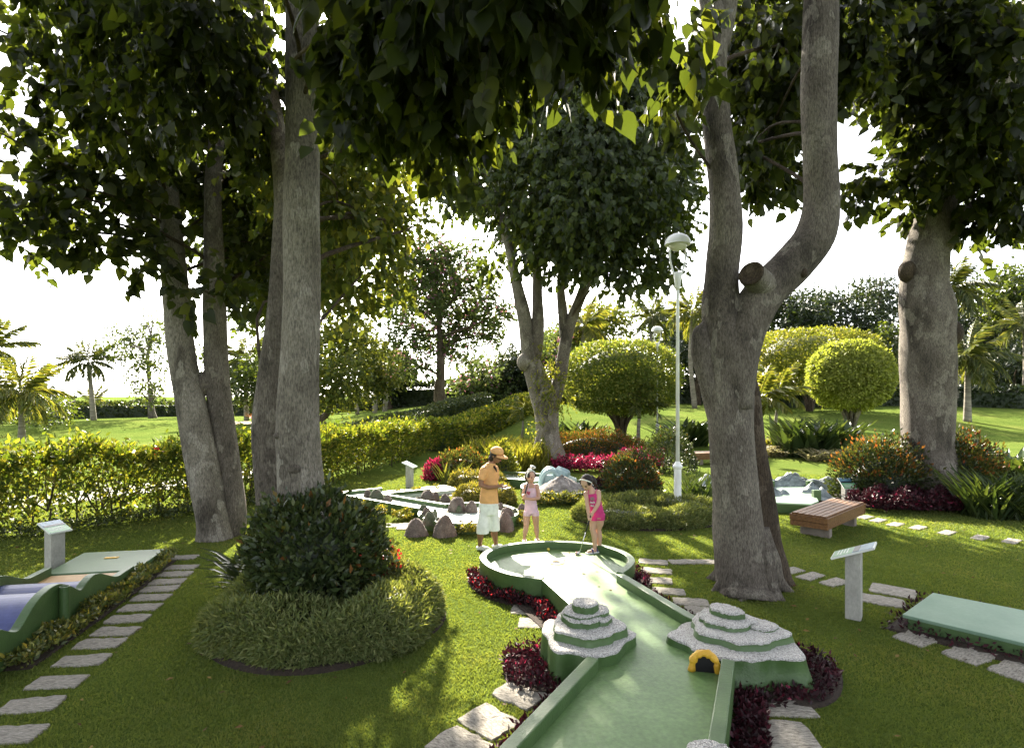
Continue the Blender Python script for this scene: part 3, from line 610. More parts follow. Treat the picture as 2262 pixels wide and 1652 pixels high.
# --- the volcano hole behind the girls
VH = empty('volcano_golf_hole', (1.3, 13.2, 0), 'miniature golf hole with grey gravel mound and pale blue tunnel by the large tree', 'golf hole')
_vc = Vector((1.26, 13.55)); _vr = [(_vc.x + 1.0 * math.cos(a), _vc.y + 1.0 * math.sin(a)) for a in np.linspace(0, 2 * math.pi, 48, endpoint=False)]
MB().prism(_vr, 0, .17).build('green_deck', M_deck_sunlit, VH); wall_strip('rim_wall', [(_vc.x + 1.06 * math.cos(a), _vc.y + 1.06 * math.sin(a)) for a in np.linspace(0, 2 * math.pi, 48, endpoint=False)], .07, 0, .22, M_wall, VH, closed=True)
EXCL.append(np.array([(_vc.x + 1.08 * math.cos(a), _vc.y + 1.08 * math.sin(a)) for a in np.linspace(0, 6.28, 30)]))
def mound(parent, c, z0, rx, ry, h, mat, name, seed=0, jag=.12, n=40, rings=14, pw=1.1, peaks=None):
    rs = np.random.default_rng(seed); V = []; ph = rs.uniform(0, 6.28, 6)
    for i in range(rings):
        t = i / (rings - 1)
        for k in range(n):
            a = 2 * math.pi * k / n; r = t * (1 + .10 * math.sin(2 * a + ph[0]) + .07 * math.sin(5 * a + ph[1]))
            x, y = rx * r * math.cos(a), ry * r * math.sin(a)
            if peaks: z = max(p[2] * max(0, 1 - math.hypot((x / rx - p[0]), (y / ry - p[1])) / p[3]) for p in peaks) * (1 - t ** 5)
            else: z = max(0, 1 - t) ** (1 / pw)
            z = h * (z + jag * (1 - t) * (.6 * math.sin(7 * a + ph[2] + t * 9) * t + rs.normal(0, .35)))
            V.append((c[0] + x, c[1] + y, z0 + max(z, 0 if i < rings - 1 else -.0)))
    F = [(i * n + k, i * n + (k + 1) % n, (i + 1) * n + (k + 1) % n, (i + 1) * n + k) for i in range(rings - 1) for k in range(n)]
    return MB().add(V, F).build(name, mat, parent, smooth=True)
mound(VH, (1.17, 13.2), .165, .66, .55, .36, M_ash, 'gravel_mound', 3, .10)
mound(VH, (.92, 13.15), .165, .5, .42, .23, M_ash, 'gravel_mound', 5, .10)
TN = MB(); _c = Q(1226, 1062, 14.0)
TB = MB(); R_ = .24
for s in (-1, 1):
    pts = [(_c.x - .12 + R_ * math.cos(a), _c.y + s * .18, .16 + .40 * math.sin(a)) for a in np.linspace(math.pi, 0, 12)]
    TB.tube(pts, [.06] * 12, 8, True, 2)
TB.build('tunnel_arch', M_model, VH, smooth=True)
MB().lathe((_c.x + .05, _c.y, .46), [(.20, -.02), (.20, .26), (.15, .30), (.10, .30)], 8, ax=Vector((1, -.5, -.35))).build('tunnel_box', M_model, VH)
MB().lathe((_c.x + .28, _c.y - .1, .36), [(.09, -.05), (.09, .24), (.07, .24)], 14, ax=Vector((1, -.5, -.35))).build('tunnel_pipe', M_deck_sunlit, VH, smooth=False)
MB().box((_c.x - .1, _c.y, .3), (.42, .34, .28)).build('tunnel_core', M_model, VH, bevel=.03)
MB().prism([(-.35, 15.0), (1.0, 14.35), (1.0, 15.3), (-.35, 15.95)], 0, .17).build('lane_deck', M_deck_sunlit, VH)
wall_strip('side_wall', [(-.35, 15.95), (1.1, 15.3)], .08, 0, .25, M_wall, VH); wall_strip('side_wall', [(-.35, 14.95), (.75, 14.4)], -.08, 0, .22, M_wall, VH)
EXCL.append(np.array([(-.45, 14.8), (1.2, 14.1), (1.2, 15.4), (-.45, 16.1)]))


# --- the rock hole on the right
zL = lambda x, y, z=.2: at(1638 + .1302 * x, 1019.3 + .1302 * y, z)
RH = empty('rock_golf_hole', (6, 12.5, 0), 'pale green miniature golf hole edged with grey model rocks behind the bench', 'golf hole')
_rp = [zL(1310, 672).xy, zL(1180, 722).xy, zL(300, 682).xy, zL(300, 440).xy, zL(1190, 432).xy]
MB().prism([tuple(p) for p in _rp], 0, .2).build('deck', M_deck_aqua, RH, bevel=.006)
wall_strip('front_wall', [tuple(Vector(_rp[2]) + Vector((0, -.03))), tuple(Vector(_rp[1]) + Vector((.02, -.03)))], -.03, 0, .19, M_wall, RH)
_c = zL(1160, 425); MB().box((_c.x, _c.y, .24), (.16, .1, .2)).build('kerb_block', M_wall, RH, bevel=.006)
_c = zL(1270, 600); MB().box((_c.x, _c.y, .24), (.16, .1, .22)).build('kerb_block', M_wall, RH, bevel=.006)
_c = zL(495, 425); MB().box((_c.x, _c.y, .24), (.16, .1, .2)).build('kerb_block', M_wall, RH, bevel=.006)
for i, (x, y, rx, ry, h, pk) in enumerate(((860, 415, 3.1, .55, .36, [(-.75, 0, .6, .35), (-.45, .1, .8, .4), (0, .1, 1.0, .5), (.3, -.2, .7, .35), (.6, .1, .8, .4), (.85, -.1, .55, .3)]), (1230, 560, .85, .38, .30, [(-.1, 0, 1, .8), (.5, .1, .75, .6), (-.6, 0, .55, .5)]), (520, 585, .95, .4, .30, [(-.2, 0, 1, .9), (.5, 0, .7, .6)]), (-250, 350, 1.8, .6, .35, [(-.6, 0, .8, .5), (0, 0, 1, .5), (.5, .1, .8, .5)]))):
    c = zL(x, y, .15); k = .1302 / FPX * c.y * 150
    mound(RH, (c.x, c.y), .1, rx * .52, ry, h * 1.1, M_rockg, 'model_rock', 20 + i, .22, 48, 14, peaks=pk)
EXCL.append(np.array([zL(1330, 690).xy, zL(1180, 740).xy, zL(250, 700).xy, zL(250, 420).xy, zL(1250, 420).xy]))

# --- the flat hole at the right edge
FH = empty('flat_golf_hole', (4.6, 5.5, 0), 'low flat aqua green golf hole slab at the right edge', 'golf hole')
_fp = [(4.06, 5.82), (4.86, 6.46), (6.6, 4.85), (5.75, 4.08)]
MB().prism(_fp, .125, .16).build('deck', M_deck_aqua, FH, bevel=.006); MB().prism([(5.1 + (p[0] - 5.1) * .96, 5.2 + (p[1] - 5.2) * .96) for p in _fp], 0, .125).build('plinth', M_wall, FH)

# ------------------------------------------------------------------ stepping stones
SLABS = []
for i in range(10):
    rs = np.random.default_rng(100 + i); n = 20; V = []
    P = []
    for k in range(n):
        a = 2 * math.pi * (k + .5) / n; c, s = math.cos(a), math.sin(a); q = 1 / max(abs(c), abs(s)); q = q * .97 if q < 1.3 else q * .93
        P.append((c * q * .5 + rs.normal(0, .012), s * q * .5 + rs.normal(0, .018)))
    rings = [(1.0, -.05), (1.0, .008), (.97, .017), (.7, .020), (.35, .021)]
    for s_, z in rings:
        for p in P: V.append((p[0] * s_, p[1] * s_, z + rs.normal(0, .0025 if z > 0 else 0)))
    V.append((0, 0, .021)); F = [(a * n + k, a * n + (k + 1) % n, (a + 1) * n + (k + 1) % n, (a + 1) * n + k) for a in range(4) for k in range(n)] + [(4 * n + k, 4 * n + (k + 1) % n, 5 * n) for k in range(n)]
    me = bpy.data.meshes.new('stepping_stone'); me.from_pydata(V, [], F); me.materials.append(M_stone); me.update(); SLABS.append(me)
ORD = ['first', 'second', 'third', 'fourth', 'fifth', 'sixth', 'seventh', 'eighth', 'ninth', 'tenth', 'eleventh', 'twelfth', 'thirteenth', 'fourteenth']
_nst = [0]
def stone(x, y, w, dp, rz, label, group):
    p = at(x, y); i = _nst[0]; _nst[0] += 1
    o = bpy.data.objects.new('stepping_stone', SLABS[(i * 7) % 10]); COL.objects.link(o)
    o.location = (p.x, p.y, 0); o.rotation_euler = (0, 0, math.radians(rz + RNG.normal(0, 2))); o.scale = (w, dp, 1)
    tag(o, label, 'stepping stone', group)
    c, s = math.cos(math.radians(rz)), math.sin(math.radians(rz)); e = .01
    EXCL.append(np.array([(p.x + a * (w / 2 - e) * c - b * (dp / 2 - e) * s, p.y + a * (w / 2 - e) * s + b * (dp / 2 - e) * c) for a, b in ((-1, -1), (1, -1), (1, 1), (-1, 1))]))
def row(pts, w, dp, rz, what, group):
    for i, q in enumerate(pts):
        stone(q[0], q[1], q[2] if len(q) > 2 else w, q[3] if len(q) > 3 else dp, rz, what % ORD[i], group)
row([(22, 1625), (69, 1559), (126, 1508), (182, 1460), (220, 1423), (256, 1396), (282, 1368), (310, 1343), (334, 1321), (353, 1302), (370, 1286), (388, 1269), (402, 1254), (403, 1232)], .43, .225, 6,
    '%s stone from the front in the row beside the blue wavy hole', 'stones beside the wavy hole')
row([(1013, 1650), (1080, 1595), (1148, 1534)], .40, .33, -38, '%s large rough stone from the front left of the near lane', 'large stones left of the near lane')
row([(1191, 1378), (1173, 1349), (1148, 1322)], .46, .27, -5, '%s stone from the front between shrub mound and round green', 'stones left of the round green')
row([(1555, 1351), (1526, 1331), (1476, 1307), (1450, 1283), (1450, 1262), (1443, 1242)], .42, .24, -12, '%s stone from the front along right wall of the round green', 'stones right of the round green')
row([(1508, 1242), (1567, 1242)], .40, .22, 0, '%s stone leading from the round green to the forked tree', 'stones left of the forked tree')
row([(1745, 1262), (1791, 1274), (1844, 1287)], .42, .20, 30, '%s stone to the right of the forked tree base', 'stones between tree and concrete sign')
row([(1949, 1328, .46, .34), (1972, 1306, .5, .42)], .45, .3, -35, '%s big square stone between concrete sign and flat hole', 'square stones by the flat hole')
row([(2028, 1409), (2144, 1447), (2249, 1482)], .46, .30, 28, '%s stone from the left along the flat slab hole', 'stones along the flat hole')
row([(1721, 1626), (1721, 1557)], .50, .36, -3, '%s large weathered stone from the front right of the near lane', 'large stones right of the near lane')
row([(1911, 1143), (1940, 1150), (1978, 1159), (2028, 1166), (2092, 1177), (2165, 1188), (2235, 1196)], .42, .19, 34, '%s stone from the left in the row leading right from the bench', 'stones beyond the bench')
row([(875, 1161), (905, 1166)], .5, .3, 10, '%s pale stone by the brown cone in front of the cone hole', 'stones by the cone hole')
row([(993, 1090), (1017, 1094), (1042, 1099)], .55, .35, 0, '%s pale stone from the left behind the cone hole green', 'stones behind the cone hole')
row([(1832, 1084), (1835, 1091), (1719, 1125), (1746, 1127)], .55, .3, 0, '%s thin pale stone around the rock hole behind the bench', 'stones around the rock hole')

# ------------------------------------------------------------------ benches, lamps, signs
def bench(c0, c1, c2, label):
    """c0 left, c1 front, c2 right corner of the top (xy); six planks along c1-c2, two boards round, two concrete legs"""
    c0, c1, c2 = map(Vector, (c0, c1, c2)); L = (c2 - c1); l = L.length; u = L.normalized(); v = (c0 - c1); v = (v - u * v.dot(u)); w = v.length; v.normalize()
    ctr = c1 + u * l / 2 + v * w / 2; rz = math.atan2(u.y, u.x); z = T(ctr.x, ctr.y)
    r = empty('park_bench', (ctr.x, ctr.y, z), label, 'bench', 'wooden benches on concrete legs')
    n = 6; pw = (w - .02) / n
    for i in range(n):
        p = c1 + u * l / 2 + v * (.01 + pw * (i + .5)); MB().box((p.x, p.y, z + .395), (l, pw - .014, .03), rz).build('plank', M_wood, r, bevel=.004)
    for i, zz in enumerate((.335, .235)):
        ex = .012 * (1 - i)
        for s in (-1, 1):
            p = ctr + v * s * (w / 2 - .015 + ex); MB().box((p.x, p.y, z + zz), (l - .05 + i * .03, .03, .095), rz).build('apron_board', M_wood, r, bevel=.004)
            p = ctr + u * s * (l / 2 - .012 + ex); MB().box((p.x, p.y, z + zz), (.03, w + .02 + ex, .095), rz).build('apron_board', M_wood, r, bevel=.004)
    for s in (-1, 1):
        p = ctr + u * s * (l * .33); MB().box((p.x, p.y, z + .16), (.13, w * .82, .34), rz).build('leg', M_leg_shaded, r, bevel=.01)
    return r
bench((4.74, 9.62), (5.22, 9.27), (6.65, 10.55), 'near slatted wooden bench on concrete legs beside the forked tree')
bench((6.15, 19.9), (6.25, 19.2), (8.1, 19.6), 'far wooden bench partly hidden behind the forked tree')

def lamp(x, y, label, h=5.8):
    b = at(x, y); r = empty('garden_lamp', (b.x, b.y, 0), label, 'lamp post', 'white garden lamp posts'); k = h / 5.8
    B = lambda p: [(a, z * k) for a, z in p]
    MB().lathe((b.x, b.y, 0), B([(.085, 0), (.085, .03), (.076, .04), (.074, .9), (.095, .92), (.10, .96), (.07, 1.0), (.045, 1.05)]), 20).build('base', M_white, r, smooth=False, bevel=.003)
    MB().lathe((b.x, b.y, 0), B([(.040, 1.0), (.032, 4.62), (.032, 4.64)]), 16).build('pole', M_white, r, smooth=True)
    MB().lathe((b.x, b.y, 0), B([(.034, 4.6), (.055, 4.68), (.07, 4.80), (.095, 4.95), (.085, 4.965), (.03, 4.95)]), 18).build('cup', M_white, r, smooth=True)
    for s in (-1, 1):
        MB().tube([(b.x + s * .07, b.y, 4.9 * k), (b.x + s * .13, b.y, 5.1 * k), (b.x + s * .165, b.y, 5.3 * k), (b.x + s * .155, b.y, 5.5 * k), (b.x + s * .17, b.y, 5.57 * k)], [.022, .021, .019, .018, .018], 8, True, 4).build('arm', M_white, r, smooth=True)
    MB().lathe((b.x, b.y, 5.54 * k), [(.262, 0), (.265, .03), (.245, .10), (.19, .17), (.11, .215), (.0005, .23)], 28).lathe((b.x, b.y, 5.54 * k), [(.262, 0), (.22, .002), (.2, .01)], 28).build('hood', M_white, r, smooth=True)
    MB().lathe((b.x, b.y, 5.54 * k), [(.195, .012), (.17, -.06), (.11, -.11), (.0005, -.13)], 24).build('lens', M_lens, r, smooth=True)
lamp(1497, 1131, 'near tall white lamp post rising from the grassy island'); lamp(1452, 982, 'far white lamp post in front of the clipped dome tree', 5.75)

def sign(px, py, h, w, ang, tilt, psize, label, face=True, pw=.15, mat=None):
    """concrete post with a tilted plate. ang: direction the plate's low edge faces"""
    b = at(px, py); r = empty('sign_post', (b.x, b.y, 0), label, 'sign', 'concrete hole signs'); a = math.radians(ang)
    bm = MB(); c, s = math.cos(a), math.sin(a); f = Vector((c, s)); g = Vector((-s, c))
    zt = lambda q: h - q * math.tan(tilt)
    P = [(-w / 2, -pw / 2), (w / 2, -pw / 2), (w / 2, pw / 2), (-w / 2, pw / 2)]        # along g, along f
    V = [(b.x + g.x * p + f.x * q, b.y + g.y * p + f.y * q, 0) for p, q in P] + [(b.x + g.x * p + f.x * q, b.y + g.y * p + f.y * q, zt(q)) for p, q in P]
    bm.add(V, [(0, 1, 5, 4), (1, 2, 6, 5), (2, 3, 7, 6), (3, 0, 4, 7), (4, 5, 6, 7), (3, 2, 1, 0)]).build('post', M_conc, r, bevel=.006)
    X = Vector((g.x, g.y, 0)); Yd = Vector((-f.x * math.cos(tilt), -f.y * math.cos(tilt), math.sin(tilt))); N = X.cross(Yd); 
    if N.z < 0: N = -N
    R = Matrix((X, Yd, N)).transposed(); ctr = Vector((b.x, b.y, h + .014))
    pl = MB().box(ctr, (psize[0], psize[1], .022), M=R).build('plate', M_plate, r, bevel=.004)
    if face:
        def sub(name, u0, u1, v0, v1, m, dz):
            cc = ctr + X * psize[0] * (u0 + u1) / 2 + Yd * psize[1] * (v0 + v1) / 2 + N * (.011 + dz)
            MB().box(cc, (psize[0] * (u1 - u0), psize[1] * (v1 - v0), .003), M=R).build(name, m, pl)
        sub('print_panel', -.48, .48, -.47, .0, M_print_g, .001); sub('picture_panel', -.48, .48, .003, .47, M_print_s, .001); sub('picture_trees', -.44, .44, .02, .16, M_print_d, .0035)
        for q in range(4): sub('text_line', -.38, .3 - .1 * (q % 2), -.14 - q * .075, -.115 - q * .075, M_plate, .003)
    return r
sign(121, 1262, .60, .17, -25, math.radians(20), (.27, .33), 'concrete sign post with green plate beside the blue wavy hole', pw=.17)
sign(905, 1076, .58, .18, -15, math.radians(22), (.30, .34), 'pale concrete sign post behind the cone hole')
sign(1886, 1364, .72, .17, 143, math.radians(24), (.32, .44), 'tall concrete sign post standing right of the forked tree')
sign(1872, 1108, .40, .20, -88, math.radians(38), (.32, .34), 'short concrete sign post with picture plate behind the bench')
# ------------------------------------------------------------------ leaves
def _t(v, f): return np.array(v, float), np.array(f, int)
HEART = _t([(0, 0, 0), (-.40, .16, .07), (-.33, .55, .05), (0, 1.05, -.10), (.33, .55, .05), (.40, .16, .07), (0, .42, 0)], [(0, 6, 1), (1, 6, 2), (2, 6, 3), (0, 5, 6), (5, 4, 6), (4, 3, 6)])
HEART_FINE = _t([(0, 0, 0), (-.13, -.09, .03), (-.30, -.04, .06), (-.41, .14, .085), (-.42, .32, .085), (-.34, .54, .06), (-.2, .76, .02), (-.07, .95, -.06), (0, 1.12, -.13),
                 (.07, .95, -.06), (.2, .76, .02), (.34, .54, .06), (.42, .32, .085), (.41, .14, .085), (.30, -.04, .06), (.13, -.09, .03), (0, .2, 0), (0, .45, -.005), (0, .7, -.03), (0, .9, -.07)],
                [(0, 16, 1), (1, 16, 2), (2, 16, 3), (3, 16, 4), (4, 16, 17), (4, 17, 5), (5, 17, 18), (5, 18, 6), (6, 18, 19), (6, 19, 7), (7, 19, 8), (0, 15, 16), (15, 14, 16), (14, 13, 16), (13, 12, 16), (12, 17, 16), (12, 11, 17), (11, 18, 17), (11, 10, 18), (10, 19, 18), (10, 9, 19), (9, 8, 19)])
OVAL = _t([(0, 0, 0), (-.24, .42, .05), (0, 1, -.06), (.24, .42, .05), (0, .45, 0)], [(0, 4, 1), (1, 4, 2), (0, 3, 4), (3, 2, 4)])
DIA = _t([(0, 0, 0), (-.32, .45, .06), (0, 1, -.03), (.32, .45, .06)], [(0, 2, 1), (0, 3, 2)])
LANCE = _t([(0, 0, 0), (-.075, .4, .02), (0, 1, -.14), (.075, .4, .02)], [(0, 2, 1), (0, 3, 2)])
def strap_t(w=.045, bend=.5):
    V, F = [], []
    for i, s in enumerate(np.linspace(0, 1, 5)):
        y = math.sin(s * bend * 1.57) / (bend * 1.57) if bend > 0 else s; z = -(1 - math.cos(s * bend * 1.57)) * .8; ww = w * (1 - s ** 2.2) * (.7 + .6 * min(1, s * 3)) + .001
        V += [(-ww, y, z + .012), (0, y, z), (ww, y, z + .012)]
    for i in range(4):
        for k in (0, 1): a = 3 * i + k; F += [(a, a + 1, a + 4), (a, a + 4, a + 3)]
    return _t(V, F)
LANCE2 = (LANCE[0] * np.array([1.5, 1, 1]), LANCE[1])
STRAP = strap_t(.045, .75); STRAP_W = strap_t(.065, .5); STRAP_UP = strap_t(.03, .45)
def nrm(a): return a / (np.linalg.norm(a, axis=-1, keepdims=True) + 1e-9)
def rdir(n, rng=RNG): return nrm(rng.normal(0, 1, (n, 3)))
def place(tmpl, pos, yd, nd, sc):
    t, f = tmpl; Y = nrm(yd); X = nrm(np.cross(Y, nd)); Z = np.cross(X, Y); sc = np.asarray(sc, float).reshape(-1, 1, 1)
    V = pos[:, None] + (t[None, :, 0, None] * X[:, None] + t[None, :, 1, None] * Y[:, None] + t[None, :, 2, None] * Z[:, None]) * sc
    F = f[None] + (np.arange(len(pos)) * len(t))[:, None, None]
    return V.reshape(-1, 3), F.reshape(-1, 3)
def merge(parts):
    Vs, Fs, Ms, b = [], [], [], 0
    for V, F, m in parts: Vs.append(V); Fs.append(F + b); Ms.append(np.full(len(F), m)); b += len(V)
    return np.vstack(Vs), np.vstack(Fs), np.concatenate(Ms)
def sticks(p0, p1, w):
    """thin three-sided twigs"""
    d = nrm(p1 - p0); s = nrm(np.cross(d, np.array([.3, .5, .8]))); u = np.cross(d, s); n = len(p0); V = []
    for a in (0, 2.094, 4.189):
        o = (s * math.cos(a) + u * math.sin(a)) * np.asarray(w).reshape(-1, 1); V += [p0 + o, p1 + o * .4]
    V = np.stack(V, 1); f = np.array([(0, 1, 3), (0, 3, 2), (2, 3, 5), (2, 5, 4), (4, 5, 1), (4, 1, 0)])
    return V.reshape(-1, 3), (f[None] + (np.arange(n) * 6)[:, None, None]).reshape(-1, 3)
DOWN = np.array([0, 0, -1.0])
def twig_leaves(clumps, n, size, droop, per=7, tw=.42, rng=RNG, shell=2.2, hang=.6):
    """clumps (k,6): centre and radii. Returns leaf pos, dir, normal, size and the twigs"""
    C = np.asarray(clumps, float); w = (C[:, 3] * C[:, 4] + C[:, 4] * C[:, 5] + C[:, 3] * C[:, 5]); w /= w.sum()
    nt_ = n // per; k = rng.choice(len(C), nt_, p=w); d = rdir(nt_, rng); r = rng.uniform(0, 1, nt_) ** (1 / shell)
    p0 = C[k, :3] + d * C[k, 3:] * r[:, None]
    td = nrm(nrm(d * (C[k, 3:] / C[k, 3:].max(1, keepdims=True))) * .8 + rdir(nt_, rng) * .7 + DOWN * droop); L = tw * rng.uniform(.6, 1.4, nt_)
    s = np.tile(np.linspace(.15, 1.0, per), (nt_, 1)); sag = (s ** 2)[:, :, None] * DOWN * (droop * .5 * L)[:, None, None]
    pos = p0[:, None] + td[:, None] * (s * L[:, None])[:, :, None] + sag
    side = rdir(nt_ * per, rng).reshape(nt_, per, 3)
    yd = td[:, None] * .5 + side * .75 + DOWN * hang
    nd = rdir(nt_ * per, rng).reshape(nt_, per, 3) * .8 + np.array([0, 0, .6 - hang * .5])
    sc = size * rng.uniform(.45, 1.3, (nt_, per))
    pos, yd, nd, sc = pos.reshape(-1, 3), yd.reshape(-1, 3), nd.reshape(-1, 3), sc.ravel()
    return pos, yd, nd, sc, (p0, p0 + td * L[:, None] + DOWN * (droop * .5 * L)[:, None])
_fine = np_mesh('leaf', HEART_FINE[0], HEART_FINE[1], M_leaf_near, smooth=True)
def crown(parent, clumps, n, size, mat, tmpl=HEART, droop=.3, hang=.6, near=0, per=7, tw=.42, shell=2.2, twigs=True, name='crown', seed=1):
    rng = np.random.default_rng(seed)
    pos, yd, nd, sc, (a, b) = twig_leaves(clumps, n, size, droop, per, tw, rng, shell, hang)
    if near:
        x, y, z = pos.T; px = 1131 + x / np.maximum(y, .1) * FPX; py = 870 - (z - CAM_H) / np.maximum(y, .1) * FPX
        vis = (px > 5) & (px < 2255) & (py > 5) & (y > .8); score = np.where(vis, sc / np.maximum(y, .1), 0); top = np.argsort(-score)[:near]; top = top[score[top] > 0]
        Y = nrm(yd[top]); X = nrm(np.cross(Y, nd[top])); Z = np.cross(X, Y); off = Vector(parent.location)
        for q, i in enumerate(top):
            o = bpy.data.objects.new('leaf', _fine); COL.objects.link(o); o.parent = parent; s = sc[i]
            M = Matrix(((X[q][0] * s, Y[q][0] * s, Z[q][0] * s, pos[i][0] - off.x), (X[q][1] * s, Y[q][1] * s, Z[q][1] * s, pos[i][1] - off.y), (X[q][2] * s, Y[q][2] * s, Z[q][2] * s, pos[i][2] - off.z), (0, 0, 0, 1)))
            o.matrix_local = M
        keep = np.ones(len(pos), bool); keep[top] = False; pos, yd, nd, sc = pos[keep], yd[keep], nd[keep], sc[keep]
    parts = [(*place(tmpl, pos, yd, nd, sc), 0)]
    if twigs: parts.append((*sticks(a, b, np.full(len(a), .0045 * size / .17)), 1))
    V, F, m = merge(parts)
    return link(name, np_mesh(name, V, F, [mat, M_twig], m), parent, 'stuff')

def stem_part(parent, pts, mat, name='trunk', seg=18, wob=.07, n=6):
    P = [tuple(Q(x, y, d)) for x, y, d, r in pts]; R = [p[3] for p in pts]
    o = MB().tube(P, R, seg, True, n, wob=wob).build(name, mat, parent, smooth=True); return o, np.array(P), np.array(R)
def lift(lst, k):
    return [(c[0], c[1] - k * FPX / c[2], *c[2:]) for c in lst]
def px_clumps(lst):
    """(x, y, depth, rx px, rz px[, depth radius m]) -> world ellipsoids"""
    out = []
    for c in lst:
        p = Q(c[0], c[1], c[2]); rx = c[3] / FPX * c[2]; rz = c[4] / FPX * c[2]; ry = c[5] if len(c) > 5 else .5 * (rx + rz); out.append((p.x, p.y, p.z, rx, ry, rz))
    return out
def limbs(parent, stems, clumps, mat, r0=.06, thin=.012, every=1, above=False):
    pts = np.vstack([catmull(P, R, 5)[0] for P, R in stems])
    for i, c in enumerate(clumps):
        if i % every: continue
        c3 = np.array(c[:3]); low = pts[pts[:, 2] < c3[2] + .5]; low = low if len(low) else pts
        if above: hi = pts[pts[:, 2] > c3[2] + .35]; low = hi if len(hi) else low
        ds = np.linalg.norm(low - c3, axis=1) + .5 * np.maximum(0, low[:, 2] - c3[2] + .6); ok = np.where(ds < ds.min() * 1.22 + .15)[0]; a = low[RNG.choice(ok)]; L = np.linalg.norm(c3 - a)
        if L < .25: continue
        mid = a * .5 + c3 * .5 + np.array([RNG.normal(0, .10 * L), RNG.normal(0, .10 * L), RNG.uniform(.02, .2) * L]); e = c3 + RNG.normal(0, .1, 3)
        MB().tube([a, a * .75 + mid * .25 + np.array([0, 0, .03 * L]), mid, e], [r0 * (.6 + .12 * L), r0 * (.5 + .1 * L), r0 * .6, thin], 7, True, 4).build('branch', mat, parent, smooth=True)

def bg_tree(x, yb, d, boxes, label, mat, trunk_r=.2, n=5000, leaf=.3, name='tree', bark=M_bark_dark, forks=1, seed=1, tmpl=DIA, hang=.2, group=None, stems=None, tw=.8):
    """boxes: list of (x, y, rx px, rz px) clumps at about distance d"""
    rng = np.random.default_rng(seed); b = Q(x, yb, d); bz = T(b.x, d); r = empty(name, (b.x, d, bz), label, 'tree', group)
    cl = px_clumps([(bx, by, d + rng.normal(0, .04) * d, rx, rz) for bx, by, rx, rz in boxes])
    low = min(c[2] - c[5] * .4 for c in cl); top = max(c[2] for c in cl); cx = np.mean([c[0] for c in cl])
    P = [(b.x, d, bz - .1), (b.x + rng.normal(0, .1), d, bz + (low - bz) * .5), (b.x * .7 + cx * .3, d, low), (cx, d, (low + top) / 2), (cx + rng.normal(0, .3), d, top)]
    R = [trunk_r * 1.35, trunk_r, trunk_r * .85, trunk_r * .5, trunk_r * .15]
    st = stems or [(P, R)]
    for P_, R_ in st: MB().tube(P_, R_, 10, True, 4, wob=.06).build('trunk', bark, r, smooth=True)
    limbs(r, [(np.array(P_), np.array(R_)) for P_, R_ in st], cl, bark, trunk_r * .3, .02)
    crown(r, cl, n, leaf, mat, tmpl, droop=.1, hang=hang, per=6, tw=tw, seed=seed, twigs=False); return r
# ------------------------------------------------------------------ the five big trees
def base_of(x, y): p = at(x, y); return (p.x, p.y, 0)
T1 = empty('tree', base_of(480, 1187), 'slim tree with two pale leaning stems beside the left hedge', 'tree')
s1 = stem_part(T1, [(474, 1196, 9.5, .30), (470, 1150, 9.5, .265), (455, 1070, 9.5, .255), (430, 930, 9.55, .245), (405, 800, 9.6, .225), (388, 650, 9.6, .20), (376, 480, 9.7, .165), (366, 330, 9.8, .14), (345, 170, 9.9, .10)], M_bark_pale)
s2 = stem_part(T1, [(508, 1180, 9.75, .25), (512, 1120, 9.75, .22), (498, 990, 9.8, .215), (482, 850, 9.8, .20), (474, 700, 9.8, .185), (472, 560, 9.8, .165), (470, 430, 9.9, .14), (480, 300, 10, .12), (500, 180, 10, .08)], M_bark)
MB().ell(Q(450, 848, 9.7), (.16, .15, .22), seg=14).build('burl', M_bark, T1, smooth=True)
C1 = px_clumps(lift([(50, 450, 8.5, 80, 45), (160, 530, 8.8, 110, 40), (50, 565, 8.4, 80, 30), (250, 565, 9, 100, 40), (200, 420, 9, 90, 60), (290, 460, 9.2, 80, 55), (110, 380, 9, 60, 40), (20, 500, 9, 60, 30), (320, 610, 8.9, 50, 30), (500, 665, 9.0, 45, 30), (430, 690, 9.0, 30, 25), (400, 390, 10.8, 110, 80), (550, 560, 10.8, 70, 70), (540, 440, 11, 110, 90), (560, 640, 11.5, 70, 50), (600, 540, 12.5, 80, 90), (470, 500, 11.5, 110, 90), (640, 640, 13, 70, 60), (560, 560, 14, 110, 80), (620, 460, 15, 100, 80),
                 (20, 310, 8, 50, 40), (110, 240, 8, 80, 50), (40, 150, 7.5, 60, 45), (30, 40, 8, 60, 40), (300, 300, 9, 130, 90), (700, 560, 14, 90, 80), (430, 250, 10.8, 120, 90), (540, 330, 10.8, 80, 90), (240, 170, 9, 110, 70)], .30))
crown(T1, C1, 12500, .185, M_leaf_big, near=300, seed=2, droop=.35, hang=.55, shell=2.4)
limbs(T1, [(s1[1], s1[2]), (s2[1], s2[2])], C1, M_bark_dark, .035)

